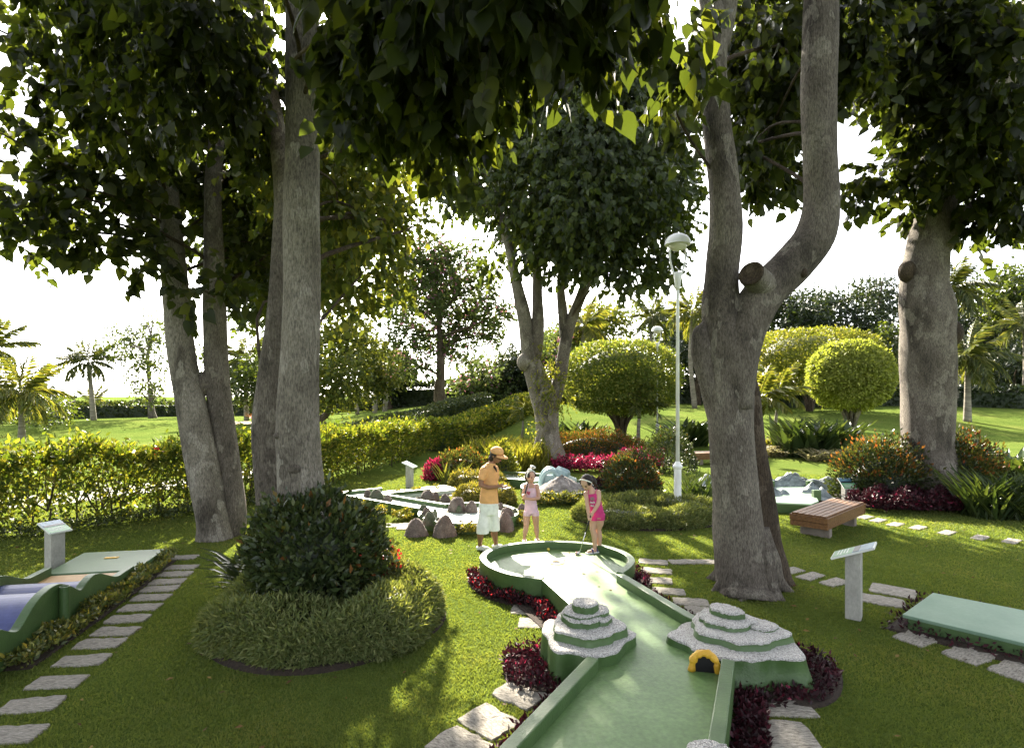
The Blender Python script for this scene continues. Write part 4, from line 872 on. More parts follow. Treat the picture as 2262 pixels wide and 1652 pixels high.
T2 = empty('tree', base_of(660, 1352), 'tall grey tree with two trunks rising out of the shrub mound', 'tree')
s1 = stem_part(T2, [(680, 1300, 6.3, .33), (676, 1200, 6.3, .30), (668, 1110, 6.3, .262), (660, 1000, 6.3, .236), (657, 900, 6.3, .225), (665, 750, 6.3, .21), (668, 600, 6.35, .196), (666, 450, 6.35, .195), (668, 300, 6.4, .19), (668, 120, 6.4, .185), (672, -60, 6.5, .17), (700, -300, 6.8, .12)], M_bark_pale, wob=.05)
s2 = stem_part(T2, [(600, 1230, 6.95, .21), (598, 1100, 6.95, .185), (588, 960, 6.95, .165), (598, 830, 6.95, .15), (615, 700, 6.9, .14), (625, 560, 6.9, .132), (628, 430, 7.0, .125), (610, 280, 7.2, .115), (580, 100, 7.5, .10), (560, -100, 8, .07)], M_bark)
for (x, y, d, r) in ((650, 1035, 6.10, .085), (615, 962, 6.16, .05), (655, 690, 6.18, .04)):
    MB().ell(Q(x, y, d), (r, .06, r * .8), seg=14).build('bark_knot', M_bark, T2, smooth=True)
C2 = px_clumps(lift([(170, 90, 7.0, 110, 90), (330, 120, 6.2, 130, 110), (440, 80, 5.6, 120, 110), (430, 260, 6.2, 140, 110), (290, 300, 7.0, 110, 90), (530, 180, 7.3, 110, 100), (850, 60, 3.6, 120, 90), (930, 120, 3.5, 160, 120), (1060, 90, 3.2, 150, 110), (1180, 60, 3.0, 130, 90), (1300, 10, 2.8, 120, 50), (1390, 20, 2.8, 80, 50), (1190, 175, 3.7, 110, 75), (1300, 140, 3.4, 100, 65), (1400, 140, 3.3, 70, 55), (1090, 240, 4.1, 80, 75), (1470, 150, 3.6, 40, 50), (870, 250, 4.2, 150, 110), (990, 240, 4.0, 120, 110), (830, 300, 5.2, 85, 80), (910, 330, 4.9, 80, 55), (1010, 330, 4.4, 80, 90), (965, 385, 5.0, 65, 40), (830, 190, 4.6, 100, 110), (560, 330, 7.4, 70, 70),
                 (300, 40, 7.5, 130, 70), (860, 160, 7, 130, 100), (980, 60, 6, 160, 90), (250, -50, 6.5, 250, 60), (600, -60, 8.5, 200, 70), (950, -50, 4.5, 250, 60), (1250, -60, 4, 200, 60)], .32))
C2f = px_clumps([(760, 460, 8.5, 80, 60), (840, 490, 9.5, 50, 50), (745, 590, 10, 40, 60), (830, 590, 11, 45, 45), (770, 660, 11.5, 55, 28), (800, 420, 12, 110, 70), (740, 510, 13, 70, 70), (700, 400, 10, 100, 70), (620, 400, 9, 80, 60), (680, 300, 9, 120, 80), (820, 300, 10, 120, 80), (900, 480, 13, 30, 30), (860, 560, 12, 30, 30), (880, 640, 12, 25, 20)])
crown(T2, C2f, 7800, .15, M_leaf_olive, seed=5, droop=.4, hang=.8, tw=.55)  # far leaves in a lighter olive, sunlit tone painted into the colour
limbs(T2, [(s1[1], s1[2]), (s2[1], s2[2])], C2f, M_bark_dark, .03)
# unseen leaves added to this crown overhead, to block sky light around the viewer
crown(T2, [(-6, 1.5, 7.2, 2.2, 3.0, .9), (-2, 0.5, 7.6, 2.6, 3.2, 1.0), (2.0, 0.5, 7.0, 2.2, 3.0, .9), (-4, -3.5, 7.4, 3, 2.5, .9), (0.5, -4, 7.6, 3, 2.5, .9), (-3, 4.5, 8.6, 3, 2.5, 1.0), (1.0, 4.5, 8.4, 2.6, 2.4, 1.0), (4.5, -1.0, 7.0, 2, 3, .9)], 6000, .27, M_leaf_big, seed=7, droop=.3, hang=.6, tw=.6)
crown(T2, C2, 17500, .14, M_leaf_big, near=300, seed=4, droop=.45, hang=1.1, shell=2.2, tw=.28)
limbs(T2, [(s1[1], s1[2]), (s2[1], s2[2])], C2, M_bark_dark, .025, every=2, above=True)

bg_tree(600, 1010, 16.0, [(560, 620, 60, 45), (610, 600, 60, 50), (650, 540, 60, 50), (570, 540, 70, 50), (520, 600, 45, 40), (620, 660, 45, 30), (640, 470, 70, 50), (700, 600, 40, 50), (690, 500, 50, 50), (560, 690, 30, 22)], 'slender leafy tree between hedge and walk behind the grey trunks', M_leaf_mid, .12, 6500, .2, bark=M_bark, seed=19, tmpl=HEART, hang=.6, tw=.5)
T3 = empty('tree', base_of(1212, 1030), 'large round crowned tree with four stems behind the girls', 'tree')
d3 = 18.9
s1 = stem_part(T3, [(1215, 1046, d3, .80), (1212, 1010, d3, .58), (1210, 950, d3, .40), (1204, 890, d3, .42), (1182, 830, d3, .35), (1170, 780, d3, .29), (1158, 700, d3, .23), (1140, 620, d3, .18), (1122, 540, d3, .15), (1100, 460, d3, .13), (1085, 400, d3, .10)], M_bark_pale, wob=.08)
s2 = stem_part(T3, [(1180, 790, d3, .25), (1188, 720, d3, .21), (1187, 640, d3 + .2, .17), (1190, 560, d3 + .3, .14), (1215, 420, d3 + .5, .09)], M_bark)
s3 = stem_part(T3, [(1216, 900, d3 - .1, .28), (1236, 840, d3 - .1, .23), (1246, 780, d3 - .1, .20), (1256, 725, d3, .19), (1285, 650, d3, .18), (1318, 570, d3, .15), (1345, 480, d3, .11), (1370, 380, d3, .08)], M_bark)
s4 = stem_part(T3, [(1250, 750, d3, .19), (1243, 690, d3 + .1, .17), (1240, 610, d3 + .2, .14), (1262, 480, d3 + .4, .10), (1290, 300, d3 + .4, .06)], M_bark)
MB().ell(Q(1160, 800, d3 - .1), (.28, .28, .32), seg=14).build('burl', M_bark_pale, T3, smooth=True)
C3_ = px_clumps(lift([(1290, 250, 19, 150, 80), (1200, 310, 19.5, 130, 90), (1390, 290, 19, 120, 90), (1120, 380, 20, 90, 90), (1300, 380, 17.5, 150, 100), (1450, 370, 18.5, 90, 80), (1180, 470, 18, 110, 90), (1420, 470, 17.5, 110, 90), (1500, 440, 19, 45, 60), (1300, 500, 16.8, 120, 90), (1230, 590, 18, 90, 60), (1330, 610, 17, 80, 50), (1430, 570, 17.5, 80, 60), (1135, 520, 20.5, 60, 60), (1085, 610, 21, 25, 40), (1390, 655, 17, 45, 45), (1480, 300, 20, 60, 80), (1490, 530, 19, 40, 40), (1060, 450, 21, 50, 60), (1290, 330, 22, 200, 110), (1250, 450, 22.5, 170, 110), (1400, 450, 22, 130, 110), (1340, 200, 20, 100, 40), (1460, 640, 18, 35, 30), (1280, 560, 21, 130, 70), (990, 445, 18.5, 55, 45), (1010, 465, 17.5, 50, 38), (950, 400, 19, 50, 40), (1060, 330, 19, 60, 60), (1250, 190, 19.5, 130, 60), (1380, 200, 19.5, 100, 60), (1150, 250, 20, 90, 60)], .72))  # leftmost clumps added to throw shade on the near lane
crown(T3, C3_, 50000, .21, M_leaf_mid, seed=6, droop=.4, hang=1.0, tw=.55)
limbs(T3, [(s[1], s[2]) for s in (s1, s2, s3, s4)], C3_, M_bark_dark, .045)
crown(T3, px_clumps([(1215, 850, 18.5, 28, 40), (1235, 880, 18.4, 22, 30), (1205, 800, 18.6, 22, 40), (1195, 960, 18.4, 8, 50)]), 1500, .12, M_leaf_yel, OVAL, seed=8, name='climber_foliage')

T4 = empty('tree', base_of(1650, 1305), 'thick grey forked tree with peeling bark right of the round green', 'tree')
d4 = 7.05
s1 = stem_part(T4, [(1652, 1335, d4 - .1, .43), (1648, 1290, d4, .37), (1635, 1200, d4, .305), (1624, 1080, d4, .28), (1614, 950, d4, .275), (1608, 850, d4, .29), (1602, 770, d4, .29), (1594, 690, d4, .235), (1594, 600, d4, .195), (1603, 500, d4, .205), (1596, 380, d4, .185), (1584, 270, d4, .165), (1578, 160, d4, .15), (1580, 60, d4, .165), (1560, -20, d4, .11), (1545, -140, d4, .09)], M_bark, seg=26, wob=.06)
s2 = stem_part(T4, [(1622, 900, d4 - .05, .22), (1628, 800, d4 - .08, .26), (1648, 720, d4 - .08, .25), (1690, 645, d4 - .05, .245), (1750, 585, d4, .25), (1800, 520, d4, .235), (1815, 440, d4, .205), (1810, 330, d4, .20), (1808, 200, d4, .205), (1812, 60, d4, .205), (1815, -120, d4, .19), (1800, -320, d4, .14)], M_bark, seg=24, wob=.04)
s3 = stem_part(T4, [(1588, 110, d4, .12), (1606, 20, d4, .115), (1615, -80, d4, .10), (1625, -220, d4, .08)], M_bark)
s4 = stem_part(T4, [(1716, 1318, d4 + .25, .30), (1706, 1270, d4 + .25, .225), (1690, 1180, d4 + .25, .19), (1676, 1080, d4 + .22, .17), (1662, 980, d4 + .2, .16), (1655, 880, d4 + .15, .15), (1640, 800, d4 + .1, .1)], M_bark_dark, 'buttress', seg=18, wob=.08)
MB().tube([tuple(Q(1590, 960, d4)), tuple(Q(1568, 850, d4 - .02)), tuple(Q(1552, 780, d4 - .04)), tuple(Q(1546, 738, d4 - .05)), tuple(Q(1558, 712, d4 - .05))], [.10, .13, .13, .10, .04], 16, True, 6, wob=.12).build('burl', M_bark, T4, smooth=True)
MB().tube([tuple(Q(1712, 650, d4 - .05)), tuple(Q(1680, 625, d4 - .22)), tuple(Q(1660, 605, d4 - .38))], [.17, .155, .15], 18, True, 5, wob=.06).build('cut_stub', M_bark_pale, T4, smooth=True)
_ax = (Q(1660, 605, d4 - .38) - Q(1680, 625, d4 - .22)).normalized(); _p = Q(1660, 605, d4 - .38) + _ax * .004
MB().lathe(_p, [(.150, -.012), (.152, .012), (.128, .020), (.112, .004), (.05, .002), (.0005, .002)], 20, ax=_ax).build('cut_face', M_bark_dark, T4, smooth=True)  # dark brown face, paints in the shade of the open hollow
MB().ell(Q(1775, 603, d4 - .2), (.05, .05, .06)).build('bark_knot', M_bark_dark, T4, smooth=True)
MB().ell(Q(1842, 485, d4), (.06, .08, .09)).build('bark_knot', M_bark, T4, smooth=True)
for (x, y, d, rx, rz) in ():
    pass
for (a_, L_, r_) in ((-2.1, .52, .11), (-1.1, .50, .10), (-.3, .50, .10), (-2.9, .48, .10), (.6, .5, .10), (2.4, .5, .10)):
    o_ = Vector((at(1656, 1300).x, d4 + .05, 0)); e_ = Vector((math.cos(a_), math.sin(a_), 0))
    MB().tube([tuple(o_ + e_ * .16 + Vector((0, 0, .75))), tuple(o_ + e_ * .27 + Vector((0, 0, .38))), tuple(o_ + e_ * (L_ * .72) + Vector((0, 0, .10))), tuple(o_ + e_ * L_ * 1.08 + Vector((0, 0, -.05)))], [.10, r_, r_ * .8, .04], 10, True, 5, wob=.1).build('root', M_bark, T4, smooth=True)
C4_ = px_clumps([(1690, 70, 9.5, 80, 70), (1720, 180, 9, 60, 60), (1670, 200, 10, 60, 70), (1700, 300, 9.5, 60, 45), (1670, 390, 10, 35, 28), (1740, 250, 10.5, 50, 60), (1720, 380, 10.5, 50, 25), (1650, 300, 8.5, 30, 40), (1750, 100, 10, 60, 80), (1640, 130, 11, 60, 80), (1690, 20, 8, 70, 50), (1490, 180, 6.5, 40, 40), (1510, 60, 6, 50, 60), (1880, 40, 9, 80, 60), (1890, 130, 9.5, 60, 60), (1500, 250, 9, 25, 30)])
crown(T4, C4_, 6500, .19, M_leaf_big, near=200, seed=10, droop=.35, hang=.7)
limbs(T4, [(s[1], s[2]) for s in (s1, s2, s3)], C4_, M_bark_dark, .03)

T5 = empty('tree', base_of(2055, 1105), 'huge mottled grey tree trunk behind the orange tipped shrubs', 'tree')
d5 = 13.0
s1 = stem_part(T5, [(2052, 1125, d5, .72), (2050, 1060, d5, .60), (2048, 980, d5, .53), (2050, 880, d5, .52), (2050, 780, d5, .55), (2048, 690, d5, .56), (2040, 620, d5, .47), (2050, 540, d5, .43), (2070, 460, d5, .42), (2088, 390, d5, .36), (2118, 310, d5, .30), (2170, 230, d5, .27), (2240, 150, d5, .24), (2330, 60, d5, .18)], M_bark, seg=26, wob=.06)
s2 = stem_part(T5, [(2070, 545, d5 - .1, .30), (2100, 500, d5 - .2, .25), (2150, 465, d5 - .3, .22), (2220, 450, d5 - .4, .17), (2310, 400, d5 - .5, .12)], M_bark)
s3 = stem_part(T5, [(2085, 480, d5 - .2, .08), (2080, 420, d5 - .3, .06), (2084, 330, d5 - .4, .05), (2090, 220, d5 - .5, .03)], M_bark_pale, 'branch')
MB().ell(Q(2003, 600, d5 - .1), (.18, .2, .25), seg=14).build('burl', M_bark_dark, T5, smooth=True)
MB().ell(Q(2102, 735, d5 - .2), (.24, .22, .3), seg=14).build('burl', M_bark_dark, T5, smooth=True)
C5 = px_clumps(lift([(1930, 60, 11, 90, 70), (2050, 70, 10.5, 100, 80), (2170, 60, 10, 100, 80), (1970, 160, 11.5, 70, 70), (2070, 200, 11, 100, 80), (2190, 200, 10, 90, 90), (2040, 280, 12, 60, 60), (2100, 320, 11, 80, 70), (2210, 340, 11, 70, 80), (1960, 405, 12.5, 60, 24), (1890, 445, 12.5, 40, 20), (2020, 390, 12.5, 40, 50), (2150, 430, 12, 70, 45), (2230, 470, 12, 50, 60), (2010, 470, 13, 30, 30), (2180, 530, 12.5, 40, 20), (1860, 30, 12, 50, 50), (2040, 130, 14, 160, 120), (2170, 280, 14.5, 110, 120)], .25))
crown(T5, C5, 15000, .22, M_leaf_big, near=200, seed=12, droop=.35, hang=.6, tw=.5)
limbs(T5, [(s[1], s[2]) for s in (s1, s2)], C5, M_bark_dark, .035)

# ------------------------------------------------------------------ background trees
def scatter_boxes(x0, x1, y0, y1, n, rmin, rmax, seed, flat=.7):
    rng = np.random.default_rng(seed); out = []
    for i in range(n):
        a = rng.uniform(0, 6.28); q = rng.uniform(0, 1) ** .5; r = rng.uniform(rmin, rmax)
        out.append(((x0 + x1) / 2 + math.cos(a) * q * ((x1 - x0) / 2 - r * .6), (y0 + y1) / 2 + math.sin(a) * q * ((y1 - y0) / 2 - r * flat * .6), r, r * flat))
    return out
bg_tree(338, 926, 48, [(270, 745, 35, 22), (310, 760, 40, 25), (250, 780, 22, 18), (345, 715, 28, 20), (355, 740, 25, 22), (300, 800, 35, 14), (340, 800, 30, 18), (330, 850, 25, 14), (365, 850, 20, 14), (400, 735, 22, 10), (280, 830, 15, 8), (320, 870, 22, 10), (355, 880, 18, 8)], 'open branching tree far across the left lawn', M_leaf_mid, .26, 4800, .26, bark=M_bark, seed=21, tw=.6)
bg_tree(975, 912, 45, [(900, 600, 50, 35), (950, 560, 60, 40), (1010, 590, 60, 40), (1060, 640, 45, 35), (880, 680, 40, 30), (930, 660, 55, 40), (1000, 680, 60, 40), (1050, 710, 50, 35), (1100, 690, 30, 25), (900, 740, 40, 30), (960, 750, 50, 35), (1010, 770, 40, 30), (860, 640, 30, 30), (970, 620, 50, 40), (1090, 740, 22, 18), (880, 800, 25, 18), (925, 810, 25, 20)], 'tall pink flowering tree on the mound behind the hedge', M_leaf_pink, .42, 26000, .30, bark=M_bark_dark, seed=22)
bg_tree(712, 938, 34, [(720, 780, 45, 40), (770, 760, 45, 40), (820, 790, 45, 35), (750, 830, 55, 40), (810, 850, 45, 30), (700, 850, 40, 40), (850, 830, 30, 25), (730, 720, 30, 25), (790, 715, 30, 20), (690, 790, 30, 40), (705, 900, 25, 14), (760, 880, 30, 14)], 'bushy yellow green tree behind the grey trunks', M_leaf_olive, .22, 14000, .24, seed=23)
bg_tree(585, 940, 42, scatter_boxes(530, 640, 760, 905, 9, 25, 40, 4), 'dark bushy tree between the two trunk groups', M_leaf_mid, .2, 5500, .28, seed=24)
bg_tree(465, 915, 52, [(450, 810, 20, 25), (470, 850, 18, 20), (505, 870, 18, 16), (440, 780, 14, 12)], 'small thin tree between the left stems', M_leaf_mid, .12, 1500, .28, seed=25)
bg_tree(100, 945, 38, [(95, 908, 40, 16), (130, 905, 25, 16), (70, 912, 28, 12)], 'low spreading pale tree on the far left lawn', M_leaf_mid, .10, 2500, .2, seed=26)
bg_tree(60, 935, 42, [(30, 912, 45, 14), (75, 915, 30, 10), (5, 915, 30, 12)], 'flat topped small tree at the left edge of the lawn', M_leaf_mid, .10, 2200, .2, seed=27)
bg_tree(30, 925, 56, [(20, 880, 60, 20), (70, 880, 50, 18), (100, 872, 25, 14), (40, 865, 50, 12)], 'dark clipped broad tree at the far left', M_leaf_dark, .3, 3500, .3, seed=28)
# centre treeline
for i, (x, yb, d, x0, x1, y0, y1, n, lab, mt) in enumerate((
        (1060, 905, 58, 990, 1140, 790, 900, 11, 'pink dotted dark tree left of the round crowned tree', M_leaf_pink),
        (1140, 900, 60, 1090, 1190, 770, 890, 9, 'dark tree hidden behind the large leaning trunk', M_leaf_dark),
        (860, 905, 60, 800, 930, 780, 895, 9, 'dark background tree between palms and flowering tree', M_leaf_dark),
        (1320, 890, 62, 1220, 1400, 660, 800, 12, 'pale green feathery tree above the clipped dome', M_leaf_olive),
        (1460, 890, 66, 1390, 1560, 640, 800, 12, 'light green tree behind the far lamp post', M_leaf_mid),
        (1230, 890, 58, 1180, 1290, 730, 860, 9, 'flowering tree seen through the forked stems', M_leaf_pink),
        (1540, 890, 54, 1490, 1600, 720, 880, 10, 'dark leafy tree just left of the forked trunk', M_leaf_dark),
        (1700, 905, 60, 1640, 1800, 650, 870, 13, 'dark spreading tree right of the forked trunk', M_leaf_dark),
        (1800, 905, 62, 1740, 1900, 640, 760, 11, 'flat layered dark tree above the yellow dome', M_leaf_dark),
        (1930, 905, 60, 1850, 2010, 620, 780, 12, 'tallest dark layered tree left of the mottled trunk', M_leaf_dark),
        (1960, 905, 54, 1900, 2030, 720, 880, 12, 'mid green tree behind the golden ball tree', M_leaf_mid),
        (2140, 905, 58, 2060, 2220, 700, 880, 12, 'deep green tree behind the right palm', M_leaf_dark),
        (2230, 905, 56, 2170, 2300, 560, 760, 12, 'tall green tree at the right edge', M_leaf_mid),
        (2250, 905, 50, 2190, 2310, 760, 890, 10, 'dark understorey tree at the right edge', M_leaf_dark),
        (2090, 905, 64, 2010, 2170, 620, 800, 12, 'dark tree filling the gap behind the mottled trunk', M_leaf_dark),
        (2190, 905, 62, 2120, 2270, 610, 780, 12, 'tall dark tree between the right palms', M_leaf_dark),
        (1640, 905, 60, 1580, 1720, 680, 870, 11, 'dark tree framed by the fork of the near tree', M_leaf_dark))):
    bg_tree(x, yb, d, scatter_boxes(x0, x1, y0, y1, n + 2, 30, 52, 40 + i, .55 if mt is M_leaf_dark else .75), lab, mt, .3, 8000, .38, seed=50 + i, group='trees of the background belt')

def far_hedge(name, pts, w, h, n, leaf, mat, label, cat='hedge', tmpl=DIA, seed=1, group=None, dome=.15):
    rng = np.random.default_rng(seed); P = np.array(pts, float); seg = np.linalg.norm(np.diff(P, axis=0), axis=1); cum = np.concatenate([[0], np.cumsum(seg)])
    s = rng.uniform(0, cum[-1], n); X = np.interp(s, cum, P[:, 0]); Y = np.interp(s, cum, P[:, 1]); k = np.clip(np.searchsorted(cum, s) - 1, 0, len(seg) - 1)
    t = (P[k + 1] - P[k]) / seg[k][:, None]; nn = np.stack([-t[:, 1], t[:, 0]], 1)
    u = rng.uniform(-1, 1, n); v = rng.uniform(0, 1, n); f = rng.uniform(0, 1, n) < .55; side = np.sign(u)
    u = np.where(f, side * rng.uniform(.82, 1.03, n), u); v = np.where(f, v, rng.uniform(.82, 1.0, n))
    wav = 1 + .06 * np.sin(s * .9 + seed) + .04 * np.sin(s * 2.7); z = v * h * wav * (1 - dome * u * u)
    x, y = X + nn[:, 0] * u * w / 2, Y + nn[:, 1] * u * w / 2; pos = np.stack([x, y, terr(x, y) + z], 1)
    out = np.stack([nn[:, 0] * u, nn[:, 1] * u, v * .8], 1)
    V, F = place(tmpl, pos, nrm(out) * .8 + rdir(n, rng) * .8 + np.array([0, 0, .3]), rdir(n, rng), leaf * rng.uniform(.6, 1.3, n))
    m = np.zeros(len(F)); r = empty(name, (P[0][0], P[0][1], T(*P[0])), label, cat, group)
    link('foliage', np_mesh('foliage', V, F, [mat]), r, 'stuff')
    # woody inside so that the hedge is not see-through
    core = MB(); Vc = []
    for i, p in enumerate(P):
        tt = P[min(i + 1, len(P) - 1)] - P[max(i - 1, 0)]; tt /= np.linalg.norm(tt); q = np.array([-tt[1], tt[0]]) * w * .36; z0 = T(*p)
        Vc += [(*(p + q), z0 - .05), (*(p + q), z0 + h * .78), (*(p - q), z0 + h * .78), (*(p - q), z0 - .05)]
    nP = len(P); core.add(Vc, [(4 * i + k, 4 * i + 4 + k, 4 * i + 4 + (k + 1) % 4, 4 * i + (k + 1) % 4) for i in range(nP - 1) for k in range(4)] + [(0, 1, 2, 3), (4 * nP - 1, 4 * nP - 2, 4 * nP - 3, 4 * nP - 4)])
    core.build('inner_wood', M_leaf_dark, r); return r
far_hedge('hedge', [(-62, 50), (-40, 53), (-24, 58), (-14, 62)], 2.0, 1.45, 9000, .3, M_hedge_far, 'long dark clipped hedge along the far left lawn', seed=3)
far_hedge('hedge', [(22, 47), (40, 44), (62, 42)], 2.5, 1.6, 7000, .34, M_leaf_dark, 'dark understorey hedge along the right treeline', seed=4)
far_hedge('hedge', [(-14, 62), (0, 62), (14, 60), (24, 56)], 3, 2.6, 8000, .4, M_leaf_dark, 'dark shrub belt below the central trees', seed=5)
far_hedge('hedge', [(-8.6, 21), (-7.4, 27), (-4.6, 35), (-2.0, 42)], 1.3, 1.05, 9000, .15, M_hedge_far, 'second darker hedge beyond the paved walk', seed=6)
far_hedge('hedge', [(-3.6, 24), (-2.2, 30), (0.4, 38), (2.2, 43)], 1.5, 1.25, 14000, .16, M_hedge, 'far run of the yellow green hedge climbing to the mound', seed=7)

# near hedge with its bare stems below
def near_hedge():
    rng = np.random.default_rng(31)
    P = np.array([(-15, 7.6), (-10.8, 9.2), (-8.3, 10.1), (-6.6, 11.9), (-5.4, 14.6), (-4.3, 19), (-3.6, 24)], float); seg = np.linalg.norm(np.diff(P, axis=0), axis=1); cum = np.concatenate([[0], np.cumsum(seg)])
    r = empty('hedge', (-8.3, 10.1, 0), 'bright yellow green hedge with bare stems along the left', 'hedge')
    H = lambda s: 1.52 - .012 * s + .09 * np.sin(s * 1.9) + .07 * np.sin(s * 4.3) + .05 * np.sin(s * 9.1 + 1)
    n = 58000; s = cum[-1] * rng.uniform(0, 1, n) ** 1.15; X = np.interp(s, cum, P[:, 0]); Y = np.interp(s, cum, P[:, 1]); k = np.clip(np.searchsorted(cum, s) - 1, 0, len(seg) - 1)
    t = (P[k + 1] - P[k]) / seg[k][:, None]; nn = np.stack([-t[:, 1], t[:, 0]], 1)
    u = rng.uniform(-1, 1, n); v = .07 + .93 * rng.beta(1.55, 1.1, n); sh = rng.uniform(0, 1, n) < .5; u = np.where(sh, np.sign(u) * rng.uniform(.75, 1.08, n), u)
    top = rng.uniform(0, 1, n) < .35; v = np.where(top, rng.uniform(.88, 1.06, n), v); v = np.where(rng.uniform(0, 1, n) < .035, rng.uniform(1.03, 1.17, n), v)
    z = v * H(s) * (1 - .10 * u * u); w = .62 * (1 - .15 * (v < .4)); lump = 1 + .12 * np.sin(s * 3.1 + u * 2)
    x, y = X + nn[:, 0] * u * w * lump, Y + nn[:, 1] * u * w * lump; pos = np.stack([x, y, z], 1)
    yd = np.stack([nn[:, 0] * u * .7, nn[:, 1] * u * .7, np.full(n, .75)], 1) + rdir(n, rng) * .8
    V, F = place(OVAL, pos, yd, rdir(n, rng) + np.array([0, 0, .5]), .118 * rng.uniform(.6, 1.3, n))
    link('foliage', np_mesh('foliage', V, F, [M_hedge]), r, 'stuff')
    for q in np.linspace(2.0, cum[-1] * .97, 74):
        X0, Y0 = np.interp(q, cum, P[:, 0]) + rng.normal(0, .14), np.interp(q, cum, P[:, 1]) + rng.normal(0, .14); b = MB(); h = rng.uniform(.25, .45)
        b.tube([(X0, Y0, -.02), (X0 + rng.normal(0, .05), Y0 + rng.normal(0, .05), h)], [.022, .017], 6)
        for j in range(4):
            e = (X0 + rng.normal(0, .28), Y0 + rng.normal(0, .22), h + rng.uniform(.45, .8)); b.tube([(X0, Y0, h * .9), (X0 * .55 + e[0] * .45, Y0 * .55 + e[1] * .45, h + .2), e], [.015, .012, .006], 5, True, 3)
        b.build('stem', M_twig, r, smooth=True)
    for (hx, hy) in ((470, 1010), (70, 1275), (230, 968)):
        pass
    for s_ in (3.2, 5.4, 8.8):
        X0, Y0 = np.interp(s_, cum, P[:, 0]), np.interp(s_, cum, P[:, 1]); pp = np.array([X0 + .3, Y0 - .45, 1.35]) + rng.normal(0, .03, (9, 3)); V, F = place(OVAL, pp, rdir(9, rng), rdir(9, rng), np.full(9, .08)); link('flower', np_mesh('flower', V, F, [M_red]), r)
near_hedge()

# ------------------------------------------------------------------ palms
def frond_mesh(L, droop, nl, lw, mat, seed, leaflet=.30, fold=.5):
    rng = np.random.default_rng(seed); parts = []; S = np.linspace(0, 1, nl)
    X = L * np.sin(S * droop) / droop; Z = L * (.0 - (1 - np.cos(S * droop)) / droop) + .0
    tan = nrm(np.stack([np.cos(S * droop), 0 * S, -np.sin(S * droop)], 1)); ctr = np.stack([X, 0 * S, Z], 1)
    for side in (-1, 1):
        ln = L * leaflet * np.sin(np.clip(.12 + S * .95, 0, 1) * math.pi) ** .6 * rng.uniform(.8, 1.1, nl); k = S > .12
        yd = tan * .65 + np.array([0, side * .9, -fold])[None] + rng.normal(0, .12, (nl, 3)); nd = np.tile(np.array([0, 0, 1.0]), (nl, 1)) + rng.normal(0, .2, (nl, 3))
        tm = (LANCE[0] * np.array([lw, 1, 1.6]), LANCE[1]); parts.append((*place(tm, ctr[k], yd[k], nd[k], ln[k]), 0))
    V, F = sticks(ctr[:-1:2], ctr[1::2] if len(ctr) % 2 == 0 else ctr[2::2], np.full(len(ctr[:-1:2]), .018 * L / 2.5)); parts.append((V, F, 1))
    V, F, m = merge(parts); return np_mesh('frond', V, F, [mat, M_palm_y], m)
FR = {}
for nm, mt in (('g', M_palm), ('y', M_palm_y)):
    FR[nm] = [frond_mesh(1.0, dr, 34, .85, mt, 70 + i, .32, .55) for i, dr in enumerate((.55, .9, 1.25, 1.55))]
    FR[nm + 's'] = [frond_mesh(1.0, dr, 26, 1.6, mt, 80 + i, .36, .25) for i, dr in enumerate((.6, .9, 1.2))]
def palm(x, yb, d, xt, yt, L, nf, label, kind='g', r=.13, seed=1, up=.6, name='palm_tree', shaft=False, base_z=None):
    rng = np.random.default_rng(seed); b = Q(x, yb, d); z0 = T(b.x, d); t = Q(xt, yt, d); root = empty(name, (b.x, d, z0), label, 'palm')
    b3 = np.array((b.x, d, z0 - .05)); t3 = np.array((t.x, d, t.z)); m3 = (b3 + t3) / 2 + np.array([rng.normal(0, .03) * (t3[2] - b3[2]), 0, 0])
    MB().tube([b3, m3, t3], [r * 1.35, r, r * .8], 10, True, 8).build('trunk', M_bark_palm, root, smooth=True)
    if shaft: MB().tube([t3 - np.array([0, 0, .1]), t3 + np.array([0, 0, .25 * L]), t3 + np.array([0, 0, .5 * L])], [r * 1.0, r * .95, r * .5], 9, True, 3).build('crownshaft', M_palm_y, root, smooth=True)
    V = FR[kind]; loc = Vector(t3) - root.location + Vector((0, 0, .3 * L if shaft else 0))
    for i in range(nf):
        q = i / nf; el = math.radians(82 - 105 * q ** .85 + rng.normal(0, 6)) * (1 if not shaft else .8) + (0.25 if shaft else 0)
        o = bpy.data.objects.new('frond', V[min(len(V) - 1, int((1 - abs(math.sin(el))) * len(V) * .99))]); COL.objects.link(o); o.parent = root
        o.location = loc; o.rotation_euler = (rng.normal(0, .25), -el, i * 2.399 + rng.normal(0, .2)); s = L * rng.uniform(.85, 1.1); o.scale = (s, s, s)
    return root
palm(48, 975, 29, 45, 868, 2.6, 24, 'coconut palm with drooping fronds at the left edge', 'y', .13, 1)
palm(207, 940, 45, 195, 800, 2.6, 20, 'tall slender coconut palm standing alone on the left lawn', 'g', .16, 2)
palm(-40, 960, 32, -30, 770, 2.8, 18, 'palm cropped by the left edge of the picture', 'g', .15, 3)
palm(205, 905, 62, 205, 888, 2.4, 14, 'small palm behind the slender coconut palm', 'y', .12, 4)
palm(545, 935, 45, 548, 800, 3.2, 24, 'full crowned palm between the left stems and grey trunks', 'g', .16, 5)
palm(828, 915, 48, 822, 800, 3.0, 20, 'palm left of the pink flowering tree', 'y', .16, 6)
palm(850, 915, 50, 856, 815, 2.9, 18, 'palm close beside the flowering tree', 'g', .16, 7)
palm(790, 915, 52, 792, 760, 2.8, 16, 'palm behind the bushy yellow green tree', 'y', .15, 8)
palm(1285, 895, 50, 1290, 720, 3.2, 20, 'palm above the clipped dome behind the large tree', 'y', .17, 9)
